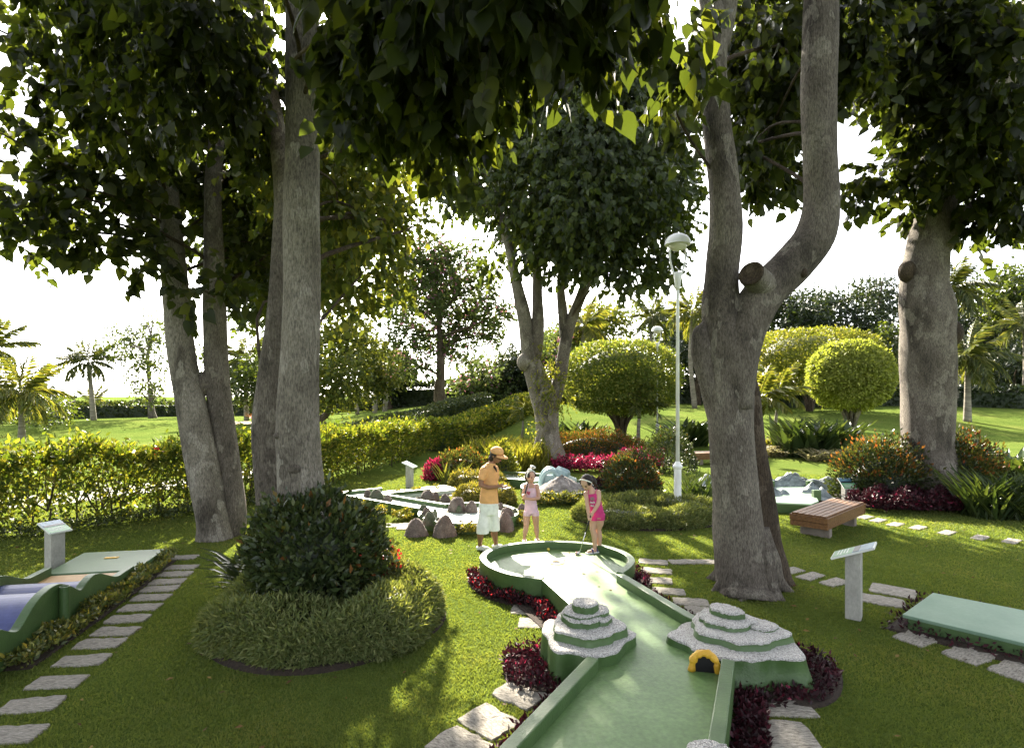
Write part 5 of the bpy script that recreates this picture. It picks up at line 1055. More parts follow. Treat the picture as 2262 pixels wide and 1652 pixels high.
palm(1535, 900, 46, 1530, 690, 3.0, 20, 'palm left of the forked trunk behind the lamp', 'y', .17, 10)
palm(1430, 885, 58, 1440, 700, 3.2, 18, 'palm behind the far lamp post', 'g', .17, 11)
palm(2137, 912, 36, 2138, 790, 3.0, 24, 'coconut palm with a slim trunk right of the mottled tree', 'g', .17, 12)
palm(2108, 910, 44, 2095, 640, 3.6, 24, 'tall palm high behind the mottled tree trunk', 'g', .18, 13)
palm(2262, 910, 44, 2262, 720, 3.0, 18, 'palm cropped by the right edge of the picture', 'g', .17, 14)
palm(1716, 986, 25.5, 1718, 895, 1.75, 13, 'young palm with ringed green trunk left of the golden ball tree', 'ys', .075, 15, shaft=True)
palm(1678, 990, 25.0, 1678, 905, 1.75, 12, 'young palm half hidden by the forked tree', 'ys', .08, 16, shaft=True)
palm(1152, 958, 30, 1155, 925, 1.3, 10, 'small feathery palm by the hedge end left of the large tree', 'ys', .06, 17, shaft=True)
palm(1410, 972, 27, 1412, 920, 1.5, 9, 'young palm in front of the clipped dome tree', 'gs', .09, 18, shaft=True)

# ------------------------------------------------------------------ clipped trees
def topiary(x, yb, d, cx, cy, rx, rz, label, mat, n, leaf, stems, seed, bark=M_bark_dark, dark_under=True, bottom=.55, power=2.6):
    rng = np.random.default_rng(seed); b = Q(x, yb, d); z0 = T(b.x, d); c = Q(cx, cy, d); a = rx / FPX * d; h = rz / FPX * d
    r = empty('topiary_tree', (b.x, d, z0), label, 'tree'); q = rdir(n, rng); q[:, 2] = np.where(q[:, 2] < -bottom, -bottom + rng.uniform(-.05, .05, n), q[:, 2])
    sup = (np.abs(q[:, 0]) ** power + np.abs(q[:, 1]) ** power + np.abs(q[:, 2] * .999) ** power) ** (-1 / power)
    rr = sup * rng.uniform(.90, 1.03, n) ** 1.0 * (1 + .03 * np.sin(q[:, 0] * 9) * np.sin(q[:, 2] * 8 + 1) + .02 * np.sin(q[:, 1] * 17 + q[:, 0] * 13)) * (1 + .09 * rng.uniform(0, 1, n) * (rng.uniform(0, 1, n) < .08)); pos = np.array(c) + q * np.array([a, a, h]) * rr[:, None]
    V, F = place(OVAL if leaf < .2 else DIA, pos, q * .7 + rdir(n, rng) * .8, q + rdir(n, rng) * .7, leaf * rng.uniform(.6, 1.3, n))
    link('crown', np_mesh('crown', V, F, [mat]), r, 'stuff')
    core = MB(); core.ell(c, (a * .80, a * .80, h * .80), seg=20, rings=12); core.v = [(p[0], p[1], max(p[2], c.z - h * bottom * .9)) for p in core.v]; core.build('inner_crown', mat, r, smooth=True)
    for i in range(stems):
        e = 2 * math.pi * i / stems + rng.normal(0, .3); sp = .55 * a * rng.uniform(.5, 1.1); tz = c.z - h * bottom * .8
        MB().tube([(b.x + .12 * math.cos(e), d + .12 * math.sin(e), z0 - .05), (b.x + .25 * sp * math.cos(e), d + .25 * sp * math.sin(e), z0 + (tz - z0) * .45), (c.x * .6 + b.x * .4 + sp * math.cos(e), d + sp * math.sin(e), tz)], [.11, .085, .05], 8, True, 5, wob=.1).build('trunk', bark, r, smooth=True)
    return r
topiary(1372, 968, 29, 1370, 835, 121, 78, 'large clipped dome tree with dark twisted trunk', M_leaf_dome, 30000, .15, 8, 3, bottom=.62)
topiary(1788, 925, 42, 1790, 795, 128, 66, 'wide yellow topped dome tree behind the golden ball tree', M_leaf_yel, 16000, .2, 7, 4, bottom=.62)
topiary(1880, 968, 27, 1878, 830, 81, 74, 'round golden ball shaped tree on many thin stems', M_leaf_ball, 24000, .165, 10, 5, M_bark, bottom=.72, power=2.1)

# ------------------------------------------------------------------ shrubs and beds
def dome_pts(n, c, r, rng, lo=.0, thick=.3, power=2.05, full=False):
    q = rdir(n, rng)
    if not full: q[:, 2] = np.abs(q[:, 2]) * (1 - lo) + lo
    sup = (np.abs(q) ** power).sum(1) ** (-1 / power); rr = sup * (1 - thick * rng.uniform(0, 1, n) ** 2) * (1 + .09 * np.sin(q[:, 0] * 7 + q[:, 1] * 5) + .06 * np.sin(q[:, 1] * 11 + q[:, 2] * 9))
    rr = rr * (1 + .16 * rng.uniform(0, 1, n) * (rng.uniform(0, 1, n) < .14))
    return np.array(c) + q * np.array(r) * rr[:, None], q
def shrub(c, r, n, leaf, mat, label, tmpl=OVAL, seed=1, cat='shrub', name='shrub', up=.5, z=None, tips=None, core=True, group=None, kind=None, stems=5, zc=0.0):
    rng = np.random.default_rng(seed); z0 = T(c[0], c[1]) if z is None else z; c3 = (c[0], c[1], z0)
    root = empty(name, c3, label, cat, group); c3 = (c[0], c[1], z0 + zc); pos, q = dome_pts(n, c3, r, rng, full=zc > 0)
    V, F = place(tmpl, pos, q * .7 + rdir(n, rng) * .75 + np.array([0, 0, up]), q * .6 + rdir(n, rng), leaf * rng.uniform(.6, 1.3, n)); parts = [(V, F, 0)]; mats = [mat]
    if tips:
        m2, k, zone = tips; pos, q = dome_pts(k, c3, [a * 1.03 for a in r], rng, zone, .08); V, F = place(tmpl, pos, q * .8 + rdir(k, rng) * .5 + np.array([0, 0, .5]), rdir(k, rng), leaf * rng.uniform(.7, 1.3, k)); parts.append((V, F, 1)); mats.append(m2)
    V, F, m = merge(parts); link('foliage', np_mesh('foliage', V, F, mats, m), root, 'stuff')
    if core:
        k = MB().ell(c3, (r[0] * .72, r[1] * .72, r[2] * .72), seg=14, rings=9); k.v = [(p[0], p[1], max(p[2], z0 - .02)) for p in k.v]; k.build('inner_wood', M_leaf_dark, root, smooth=True)
    for i in range(stems):
        a = 6.28 * i / stems + .4; MB().tube([(c[0] + .08 * math.cos(a), c[1] + .08 * math.sin(a), z0 - .02), (c[0] + .3 * r[0] * math.cos(a), c[1] + .3 * r[1] * math.sin(a), z0 + r[2] * .4), (c[0] + .6 * r[0] * math.cos(a), c[1] + .6 * r[1] * math.sin(a), z0 + r[2] * .72)], [.014, .011, .005], 5, True, 3).build('stem', M_twig, root, smooth=True)
    return root
def straps(c, rx, ry, n, L, mat, label, seed=1, tmpl=STRAP, lean=.6, name='strap_leaf_plant', cat='plant', z=None, group=None, parts=True):
    """clump of arching strap leaves; the leaves are parts, up to 300 of them"""
    rng = np.random.default_rng(seed); z0 = T(c[0], c[1]) if z is None else z; root = empty(name, (c[0], c[1], z0), label, cat, group)
    a = rng.uniform(0, 6.28, n); q = rng.uniform(0, 1, n) ** .5; pos = np.stack([c[0] + rx * q * np.cos(a), c[1] + ry * q * np.sin(a), np.full(n, z0 - .01)], 1)
    a2 = rng.uniform(0, 6.28, n); yd = np.stack([np.cos(a2) * lean, np.sin(a2) * lean, rng.uniform(.6, 1.2, n)], 1); nd = np.stack([-np.cos(a2), -np.sin(a2), np.full(n, .9)], 1) * 1.0
    V, F = place(tmpl, pos, yd, nd, L * rng.uniform(.55, 1.2, n)); link('leaf_blades', np_mesh('leaf_blades', V, F, [mat]), root, 'stuff'); return root
def ground_cover(name, label, poly, n, leaf, mat, h=.12, tmpl=OVAL, seed=1, up=.7, mat2=None, frac=.0, cat='ground cover', core=True, ymul=None):
    """low planting filling an xy polygon: one mass nobody could count"""
    rng = np.random.default_rng(seed); P = np.array(poly, float); lo, hi = P.min(0), P.max(0); pts = np.zeros((0, 2))
    while len(pts) < n:
        q = rng.uniform(lo, hi, (n * 2, 2)); pts = np.vstack([pts, q[inside(q, P)]])
    pts = pts[:n]; lump = .7 + .3 * np.sin(pts[:, 0] * 9 + seed) * np.sin(pts[:, 1] * 8.3); z = terr(pts[:, 0], pts[:, 1]) + h * lump * rng.uniform(.25, 1.0, n)
    pos = np.stack([pts[:, 0], pts[:, 1], z], 1); V, F = place(tmpl, pos, rdir(n, rng) + np.array([0, 0, up]), rdir(n, rng) + np.array([0, 0, .4]), leaf * rng.uniform(.6, 1.3, n))
    m = np.repeat((rng.uniform(0, 1, n) < frac).astype(int), len(tmpl[1])); o = link(name, np_mesh(name, V, F, [mat, mat2 or mat], m)); tag(o, label, cat, kind='stuff'); return o
def inside(q, P):
    x, y = q[:, 0], q[:, 1]; r = np.zeros(len(q), bool); n = len(P)
    for i in range(n):
        x1, y1 = P[i]; x2, y2 = P[(i + 1) % n]; c = ((y1 > y) != (y2 > y)); r ^= c & (x < (x2 - x1) * (y - y1) / ((y2 - y1) if y2 != y1 else 1e-9) + x1)
    return r
def mound_grass(c, r_out, r_in, h, n, leaf, mat, label, seed, ry=None, name='bamboo_grass_mound', phi=None):
    """ring (or cushion) of fine bamboo-like grass"""
    rng = np.random.default_rng(seed); ry = ry or r_out; a = rng.uniform(0, 6.283, n); lump = 1 + .05 * np.sin(a * 3 + seed) + .035 * np.sin(a * 7 + 2 * seed)
    mid = (r_out + r_in) / 2; hw = (r_out - r_in) / 2; t = rng.uniform(-1.15, 1.0, n); t = np.where(rng.uniform(0, 1, n) < .45, -rng.uniform(.3, 1.15, n), t)   # -: outside
    th = np.clip(t, -1, 1) * math.pi / 2; rad = (mid - np.sin(th) * hw) * lump; z = h * np.cos(th) ** .7 * (.92 + .12 * np.sin(a * 5 + rad * 6)) * rng.uniform(.85, 1.06, n); z = np.maximum(z, .02); z = np.where(t < -1, rng.uniform(.0, .5, n) * h, z)
    pos = np.stack([c[0] + rad * np.cos(a), c[1] + rad * np.sin(a) * ry / r_out, z + T(*c)], 1)
    out = np.stack([np.cos(a) * -np.sin(th), np.sin(a) * -np.sin(th), np.cos(th)], 1); V, F = place(LANCE2, pos, out * .7 + rdir(n, rng) * .85 + np.array([0, 0, .15]), out + rdir(n, rng) * .8, leaf * rng.uniform(.6, 1.3, n))
    o = empty(name, (c[0], c[1], T(*c)), label, 'ornamental grass'); link('foliage', np_mesh('foliage', V, F, [mat]), o, 'stuff')
    k = MB(); prof = [((mid - math.sin(q) * hw * .82), h * .75 * max(0, math.cos(q)) ** .7 + .01) for q in np.linspace(-math.pi / 2, math.pi / 2, 9)]
    k.lathe((0, 0, 0), prof, 40); k.v = [(c[0] + p[0], c[1] + p[1] * ry / r_out, p[2] + T(*c) - .008) for p in k.v]; k.build('inner_growth', M_leaf_dark, o, smooth=True); return o

# island with the tall grey tree
IC = (-1.97, 6.10)
soil_bed(blob(IC, 1.24, 48, 1.0, .015))
mound_grass(IC, 1.17, .42, .47, 46000, .075, M_bamboo, 'wide ring of fine bamboo grass around the dark shrub on the left', 41)
shrub((-2.15, 6.05), (.70, .64, .62), 10000, .085, M_shrub, 'dark glossy rounded shrub at foot of the tall grey tree', seed=42, tips=(M_shrub_tip, 60, .5), zc=.74)
straps((-2.95, 6.65), .22, .3, 90, .85, M_shrub, 'clump of dark strap leaves left of the dark shrub', seed=43, tmpl=STRAP, lean=.4)
shrub((-3.02, 6.95), (.42, .4, .75), 1800, .085, M_cover, 'lighter leafy shrub between the dark shrub and leaning stems', seed=44)
shrub((-1.52, 6.6), (.33, .35, .62), 1400, .07, M_shrub_tip, 'small red leaved shrub at right side of the dark shrub', seed=45, tips=(M_red, 250, .1))
# lamp island
LI = at(1430, 1140); LI = (LI.x, LI.y)
soil_bed(blob(LI, 1.55, 44, 2.0, .03, 1.25))
mound_grass(LI, 1.50, .55, .32, 21000, .09, M_bamboo, 'low clipped bamboo grass bed around the near lamp post', 46, ry=1.2)
_c = at(1405, 1110); shrub((_c.x, _c.y + .5), (.66, .6, 1.02), 6500, .075, M_shrub, 'rounded shrub with orange tips beside the near lamp post', seed=47, tips=(M_shrub_tip, 1500, .25))
_c = at(1535, 1115); straps((_c.x, _c.y), .4, .3, 120, .8, M_strap, 'upright grassy strap leaves right of the near lamp post', seed=48, tmpl=STRAP_UP, lean=.35)
_c = at(1330, 1095); shrub((_c.x, _c.y), (.35, .3, .42), 700, .09, M_maroon, 'small maroon shrub between the pink girl and lamp shrub', seed=49)
# T3 bed
_c = at(1320, 1010); shrub((_c.x, _c.y + 1), (2.2, .7, .95), 9000, .09, M_shrub_tip, 'long green and orange shrub row right of the large tree', seed=50)
_c = at(1335, 1042); ground_cover('crimson_bedding', 'long drift of crimson leaved bedding beside the large tree', blob((_c.x + .05, _c.y + .15), 1.75, 30, .5, .06, .55), 9000, .085, M_crimson, .55, seed=51, up=.6, mat2=M_maroon, frac=.25)
_c = at(1425, 1020); ground_cover('crimson_bedding', 'smaller drift of crimson bedding behind the lamp island', blob((_c.x, _c.y + .4), .9, 24, .5, .06, .45), 3000, .085, M_crimson, .5, seed=52, up=.6, mat2=M_maroon, frac=.2)
soil_bed(blob((at(1345, 1030).x, at(1345, 1030).y + .6), 2.7, 36, .4, .05, 1.0))
_c = at(1277, 985); straps((_c.x, _c.y + 1), 1.1, .5, 160, 1.5, M_strap, 'dark broad strap leaves behind the crimson bedding', seed=53, tmpl=STRAP_W)
_c = at(1150, 1035); straps((_c.x, _c.y), 1.0, .5, 420, .95, M_strap_y, 'yellow green upright reeds left of the large tree', seed=54, tmpl=STRAP_UP, lean=.3)
_c = at(1110, 1010); straps((_c.x, _c.y + 2), 1.6, .5, 420, .8, M_strap_y, 'golden strap leaf drift below the hedge end', seed=55, tmpl=STRAP_UP, lean=.4)
_c = at(1445, 1000); straps((_c.x, _c.y + 1), 1.0, .5, 220, .6, M_strap_y, 'yellow strap leaves around the young palm', seed=56, lean=.5)
_c = at(1020, 1062); shrub((_c.x, _c.y + .3), (.75, .55, .82), 4200, .08, M_cover, 'loose green shrub with red tips behind the woman', seed=57, tips=(M_shrub_tip, 900, .3))
_c = at(962, 1060); shrub((_c.x, _c.y + .1), (.36, .32, .55), 1600, .08, M_crimson, 'bright crimson shrub behind the cone hole sign', seed=58)
_c = at(1000, 1068); straps((_c.x, _c.y), .35, .25, 70, .7, M_cover, 'small clump of grassy leaves by the crimson shrub', seed=59, tmpl=STRAP_UP, lean=.4)
_c = at(1055, 1075); mound_grass((_c.x, _c.y), .72, .02, .42, 4500, .10, M_bamboo_y, 'yellowish bamboo grass cushion behind the woman', 60, ry=.5)
_c = at(1072, 1112); mound_grass((_c.x, _c.y + .1), .66, .02, .40, 5500, .10, M_bamboo_y, 'bright bamboo grass cushion between the cone and volcano holes', 61, ry=.55)
_c = at(1105, 1060); shrub((_c.x, _c.y + .4), (.45, .4, 1.0), 1800, .12, M_leaf_yel, 'yellow leafed shrub right of the woman in the cap', seed=62)
_c = at(1480, 1040); shrub((_c.x, _c.y), (.8, .6, 1.3), 3200, .10, M_shrub, 'dark open shrub behind the near lamp post', seed=63, core=False)
_c = at(1520, 985); straps((_c.x, _c.y), .9, .5, 170, 1.7, M_strap, 'broad dark strap leaves left of the forked trunk', seed=64, tmpl=STRAP_W)
# right hand beds
soil_bed(blob((at(2040, 1115).x, at(2040, 1115).y + .9), 2.6, 40, .6, .05, 1.5))
_c = at(1985, 1112); shrub((_c.x, _c.y + .5), (1.15, .8, 1.35), 9000, .085, M_shrub, 'left orange tipped shrub in front of the mottled trunk', seed=65, tips=(M_shrub_tip, 2000, .5))
_c = at(2150, 1110); shrub((_c.x, _c.y + .5), (1.0, .8, 1.45), 8000, .085, M_shrub, 'right orange tipped shrub in front of the mottled trunk', seed=66, tips=(M_shrub_tip, 2600, .45))
_c = at(2058, 1130); ground_cover('maroon_bedding', 'dark maroon bedding in front of the orange tipped shrubs', blob((_c.x, _c.y + .2), 1.55, 36, .2, .05, .55), 9000, .08, M_maroon, .5, seed=67, up=.7, mat2=M_crimson, frac=.03)
_c = at(2215, 1140); straps((_c.x, _c.y), .75, .55, 360, 1.05, M_strap, 'grassy strap leaf clump at the right edge', seed=68, tmpl=STRAP_UP, lean=.45)
_c = at(2240, 1060); straps((_c.x, _c.y), .6, .5, 110, 1.2, M_strap, 'broad dark leaves behind the right shrub', seed=69, tmpl=STRAP_W)
_c = at(1810, 1010); straps((_c.x, _c.y + .3), 1.5, .7, 340, 1.75, M_strap, 'large dark strap leaf bed below the golden ball tree', seed=70, tmpl=STRAP_W, lean=.4)
_c = at(1860, 1018); straps((_c.x, _c.y), 1.3, .35, 340, .85, M_strap_var, 'pale striped spider plants edging the right lawn', seed=71, lean=.6)
_c = at(1715, 1008); straps((_c.x, _c.y), .9, .35, 260, .85, M_strap_var, 'pale striped spider plants beside the forked trunk', seed=72, lean=.6)
_c = at(1735, 1000); straps((_c.x, _c.y + .4), 1.2, .4, 260, 1.15, M_strap_y, 'yellow strap leaves under the young palms', seed=73, lean=.5)
_c = at(1930, 1010); straps((_c.x, _c.y + .4), .8, .4, 160, 1.1, M_strap_y, 'yellow orange strap leaves left of the mottled trunk', seed=74, lean=.5)
# bedding along the holes
def band(P, w, side=1):
    B = offset_line(P, w * side); return [tuple(p) for p in P] + [tuple(p) for p in B][::-1]
_ci = [p for i, p in enumerate(_circ) if i % 4 == 0]
_bl = band([(.62, 5.5), (.6, 5.67)] + [tuple(z5(910, 552).xy)] + _ci[1:6], .17, 1); soil_bed(_bl, .02)
ground_cover('red_bedding', 'low red leaved bedding around left side of the round green', _bl, 2600, .045, M_maroon, .15, seed=80, mat2=M_red, frac=.14)
_br = band(_ci[10:] + [tuple(z5(1895, 475).xy), (1.79, 5.46), (1.95, 5.25)], .2, 1); soil_bed(_br, .02)
ground_cover('maroon_bedding', 'dark maroon bedding along right wall of the round green', _br, 2200, .05, M_maroon, .17, seed=81, mat2=M_crimson, frac=.04)
_b1 = blob((.22, 4.98), .32, 30, 1.0, .05, .42); soil_bed(_b1, .02); ground_cover('maroon_bedding', 'maroon bedding left of the near terraced rock', _b1, 1500, .05, M_maroon, .13, seed=82, mat2=M_crimson, frac=.03)
_b2 = band([(-.55, 2.6), (.60, 4.58)], .22, 1); soil_bed(_b2, .02); ground_cover('maroon_bedding', 'sparse maroon bedding along left wall of the near lane', _b2, 1300, .055, M_maroon, .10, seed=83)
_b3 = band([(1.82, 4.55), (1.38, 3.55), (.9, 2.5)], .24, 1); soil_bed(_b3, .02); ground_cover('maroon_bedding', 'maroon bedding along right wall of the near lane', _b3, 2200, .055, M_maroon, .11, seed=84)
_b4 = blob((2.12, 5.0), .80, 34, .3, .03, .68); soil_bed(_b4, .02); _b4o = [p for p in blob((2.16, 4.95), .70, 34, .3, .03, .58)]
ground_cover('maroon_bedding', 'maroon bedding around the terraced rock with yellow tunnel', _b4o, 3000, .05, M_maroon, .12, seed=85, mat2=M_crimson, frac=.02)
_b5 = [(3.85, 5.85), (4.85, 6.68), (6.8, 4.9), (5.75, 3.85), (5.5, 3.95)]; soil_bed(_b5, .02); ground_cover('maroon_bedding', 'thin maroon bedding around the flat slab hole', _b5, 2200, .055, M_maroon, .13, seed=86)
_b6 = [wxy(.0, -.0), wxy(.0, -.18), wxy(1.2, -.24), wxy(2.2, -.25), wxy(3.4, -.24), wxy(3.4, 0)]; soil_bed(_b6, .02); ground_cover('leafy_edging', 'low green leafy edging along the blue wavy hole', _b6, 3600, .058, M_cover, .2, seed=87, mat2=M_ground_y, frac=.25)
def yc(x, y, w, label, seed, d_=.22, n=500):
    c = z3(x, y, 0); k = .18494 / FPX * c.y; P = blob((c.x, c.y + .05), w * k, 20, seed, .08, d_); ground_cover('yellow_edging', label, P, n, .055, M_ground_y, .22, seed=seed, mat2=M_cover, frac=.35)
yc(170, 640, 110, 'yellow green edging plants left of the cone hole lane', 90); yc(420, 690, 90, 'green edging plants below the cone hole lane', 91); yc(690, 730, 130, 'yellow edging clump by the front brown cones', 92, n=700)
yc(1470, 905, 150, 'yellow edging plants in front of the cone hole green', 93, n=700); yc(2085, 780, 70, 'yellow edging clump at right of the cone hole green', 94); yc(650, 465, 90, 'yellow edging clump inside the cone hole bend', 95); yc(860, 432, 60, 'second yellow edging clump inside the cone hole bend', 96); yc(1090, 405, 50, 'tiny yellow clump by the cone hole tee', 97, n=250)
_c = at(1240, 1104); ground_cover('green_edging', 'clipped green edging along front of the volcano hole', blob((1.2, 12.42), 1.0, 30, .4, .02, .2), 4200, .06, M_cover, .3, seed=98, mat2=M_ground_y, frac=.25)
_c = at(1150, 1066); ground_cover('green_edging', 'dark green edging behind the girl in lilac', blob((_c.x, _c.y), .8, 24, .4, .02, .25), 1800, .06, M_cover, .28, seed=99, mat2=M_ground_y, frac=.15)
_c = at(945, 902); straps((_c.x * 1.3, 42), .7, .5, 220, 1.1, M_orange, 'bright orange bromeliad clump on the far mound', seed=100, tmpl=STRAP_W)
_hd = [(-10.5, 8.6), (-8.0, 9.5), (-6.2, 11.3), (-5.0, 14), (-5.5, 14.3), (-6.8, 11.7), (-8.4, 9.95), (-10.9, 9.0)]; ground_cover('ivy_cover', 'dark ivy cover at foot of the bright hedge', _hd, 7000, .07, M_hedge_far, .28, seed=101)
# far away lamps on the left lawn
for i, (x, d) in enumerate(((164, 62), (448, 62))):
    b = Q(x, 900, d); z0 = T(b.x, d); r = empty('floodlight', (b.x, d, z0), 'small dark floodlight on a pole beyond the far hedge, %s' % ('by the small palm' if i == 0 else 'between the leaning stems'), 'floodlight', 'floodlights beyond the hedge'); MB().tube([(b.x, d, z0), (b.x, d, 2.0)], [.05, .05], 8).build('pole', M_black, r); MB().box((b.x, d - .1, 2.1), (.6, .3, .28)).build('lamp_head', M_black, r, bevel=.03)

# ------------------------------------------------------------------ lawn grass
def lawn_grass():
    rng = np.random.default_rng(77); n = 520000
    Y = 3.2 * (17.0 / 3.2) ** rng.uniform(0, 1, n); X = rng.uniform(-1, 1, n) * (Y * .96 + .3); q = np.stack([X, Y], 1); keep = np.ones(n, bool)
    for P in EXCL:
        lo, hi = P.min(0) - .01, P.max(0) + .01; k = np.where((q[:, 0] > lo[0]) & (q[:, 0] < hi[0]) & (q[:, 1] > lo[1]) & (q[:, 1] < hi[1]) & keep)[0]
        if len(k): keep[k[inside(q[k], P)]] = False
    q = q[keep]; n = len(q); h = rng.uniform(.010, .026, n) * (1 + .25 * np.sin(q[:, 0] * 3.1) * np.sin(q[:, 1] * 2.3)); w = np.maximum(.0025, .0011 * q[:, 1]) * rng.uniform(.7, 1.3, n)
    a = rng.uniform(0, 6.283, n); ln = rng.normal(0, .55, (n, 2)) * h[:, None]; z = terr(q[:, 0], q[:, 1])
    V = np.zeros((n, 3, 3)); V[:, 0, 0] = q[:, 0] - np.cos(a) * w; V[:, 0, 1] = q[:, 1] - np.sin(a) * w; V[:, 1, 0] = q[:, 0] + np.cos(a) * w; V[:, 1, 1] = q[:, 1] + np.sin(a) * w; V[:, 2, 0] = q[:, 0] + ln[:, 0]; V[:, 2, 1] = q[:, 1] + ln[:, 1]
    V[:, :2, 2] = z[:, None]; V[:, 2, 2] = z + h
    o = link('lawn_grass', np_mesh('lawn_grass', V.reshape(-1, 3), np.arange(n * 3).reshape(-1, 3), [M_grass])); tag(o, 'short mown grass of the near lawn', 'grass', kind='stuff')
# ------------------------------------------------------------------ people
def loft(b, rings, seg=20):
    """rings: (centre, half width, half depth[, yaw])"""
    V = []
    for g in rings:
        c, a, d = Vector(g[0]), g[1], g[2]; yw = g[3] if len(g) > 3 else 0
        for k in range(seg):
            t = 2 * math.pi * k / seg; x, y = a * math.cos(t), d * math.sin(t); V.append((c.x + x * math.cos(yw) - y * math.sin(yw), c.y + x * math.sin(yw) + y * math.cos(yw), c.z))
    n = len(rings); F = [(i * seg + k, i * seg + (k + 1) % seg, (i + 1) * seg + (k + 1) % seg, (i + 1) * seg + k) for i in range(n - 1) for k in range(seg)] + [tuple(range(seg - 1, -1, -1)), tuple((n - 1) * seg + k for k in range(seg))]
    return b.add(V, F)
def chain(b, pts):
    for (p, r), (q, s) in zip(pts[:-1], pts[1:]): b.cap(p, q, r, s)
def hand(b, wrist, palm, tips, r=.0085, thumb=None):
    """palm plus five fingers; tips: list of (knuckle, end) for four fingers"""
    b.cap(wrist, palm, .022, .027)
    for i, (k1, k2, e) in enumerate(tips):
        rr = r * (1.0 if i < 3 else .88); b.cap(palm, k1, rr * 1.5, rr * 1.1); b.cap(k1, k2, rr * 1.1, rr); b.cap(k2, e, rr, rr * .85)
    if thumb: b.cap(wrist * .5 + palm * .5, thumb[0], r * 1.5, r * 1.2); b.cap(thumb[0], thumb[1], r * 1.2, r)
def curl(palm, across, fwd, inn, n=4, sp=.016, L=.05):
    """finger joints curling from palm: across the palm, forward, then inward"""
    out = []
    for i in range(n):
        o = across * (i - (n - 1) / 2) * sp; l = L * (1.0, 1.12, 1.05, .85)[i]; k1 = palm + o + fwd * l * .55; k2 = k1 + fwd * l * .2 + inn * l * .5; out.append((k1, k2, k2 - fwd * l * .35 + inn * l * .2))
    return out
def head(b, c, r, face, chin=.6, nose=True):
    """skull, jaw, nose, ears on the mesh b; face = unit vector"""
    f = face.normalized(); s = f.cross(Vector((0, 0, 1))).normalized(); u = s.cross(f).normalized(); R = Matrix((s, f, u)).transposed()
    b.ell(c + u * r * .12, (r * .74, r * .88, r * .86), R); b.ell(c + f * r * .18 - u * r * .28, (r * .60, r * .66, r * .72), R); b.ell(c + f * r * .42 - u * r * .78, (r * .28, r * .28, r * .22), R)
    b.ell(c + f * r * .88 - u * r * .20, (r * .10, r * .16, r * .14), R); b.ell(c + f * r * .80 - u * r * .0, (r * .075, r * .10, r * .22), R)
    for q in (-1, 1):
        b.ell(c + s * q * r * .74 - u * r * .1 - f * r * .05, (r * .07, r * .15, r * .2), R); b.ell(c + f * r * .62 + s * q * r * .34 - u * r * .25, (r * .2, r * .15, r * .16), R)
    b.ell(c + f * r * .80 - u * r * .50, (r * .2, r * .10, r * .085), R)
    return f, s, u, R
def face_parts(root, c, r, f, s, u, R):
    for q in (-1, 1):
        MB().ell(c + f * r * .80 + s * q * r * .30 + u * r * .02, (r * .13, r * .06, r * .055), R, 10, 6).build('eye', M_eye, root, smooth=True); MB().ell(c + f * r * .80 + s * q * r * .31 + u * r * .19, (r * .2, r * .06, r * .035), R, 10, 6).build('eyebrow', M_hair, root, smooth=True)
    MB().ell(c + f * r * .885 - u * r * .50, (r * .19, r * .05, r * .06), R, 10, 6).build('lips', M_lip, root, smooth=True)
UP = Vector((0, 0, 1))
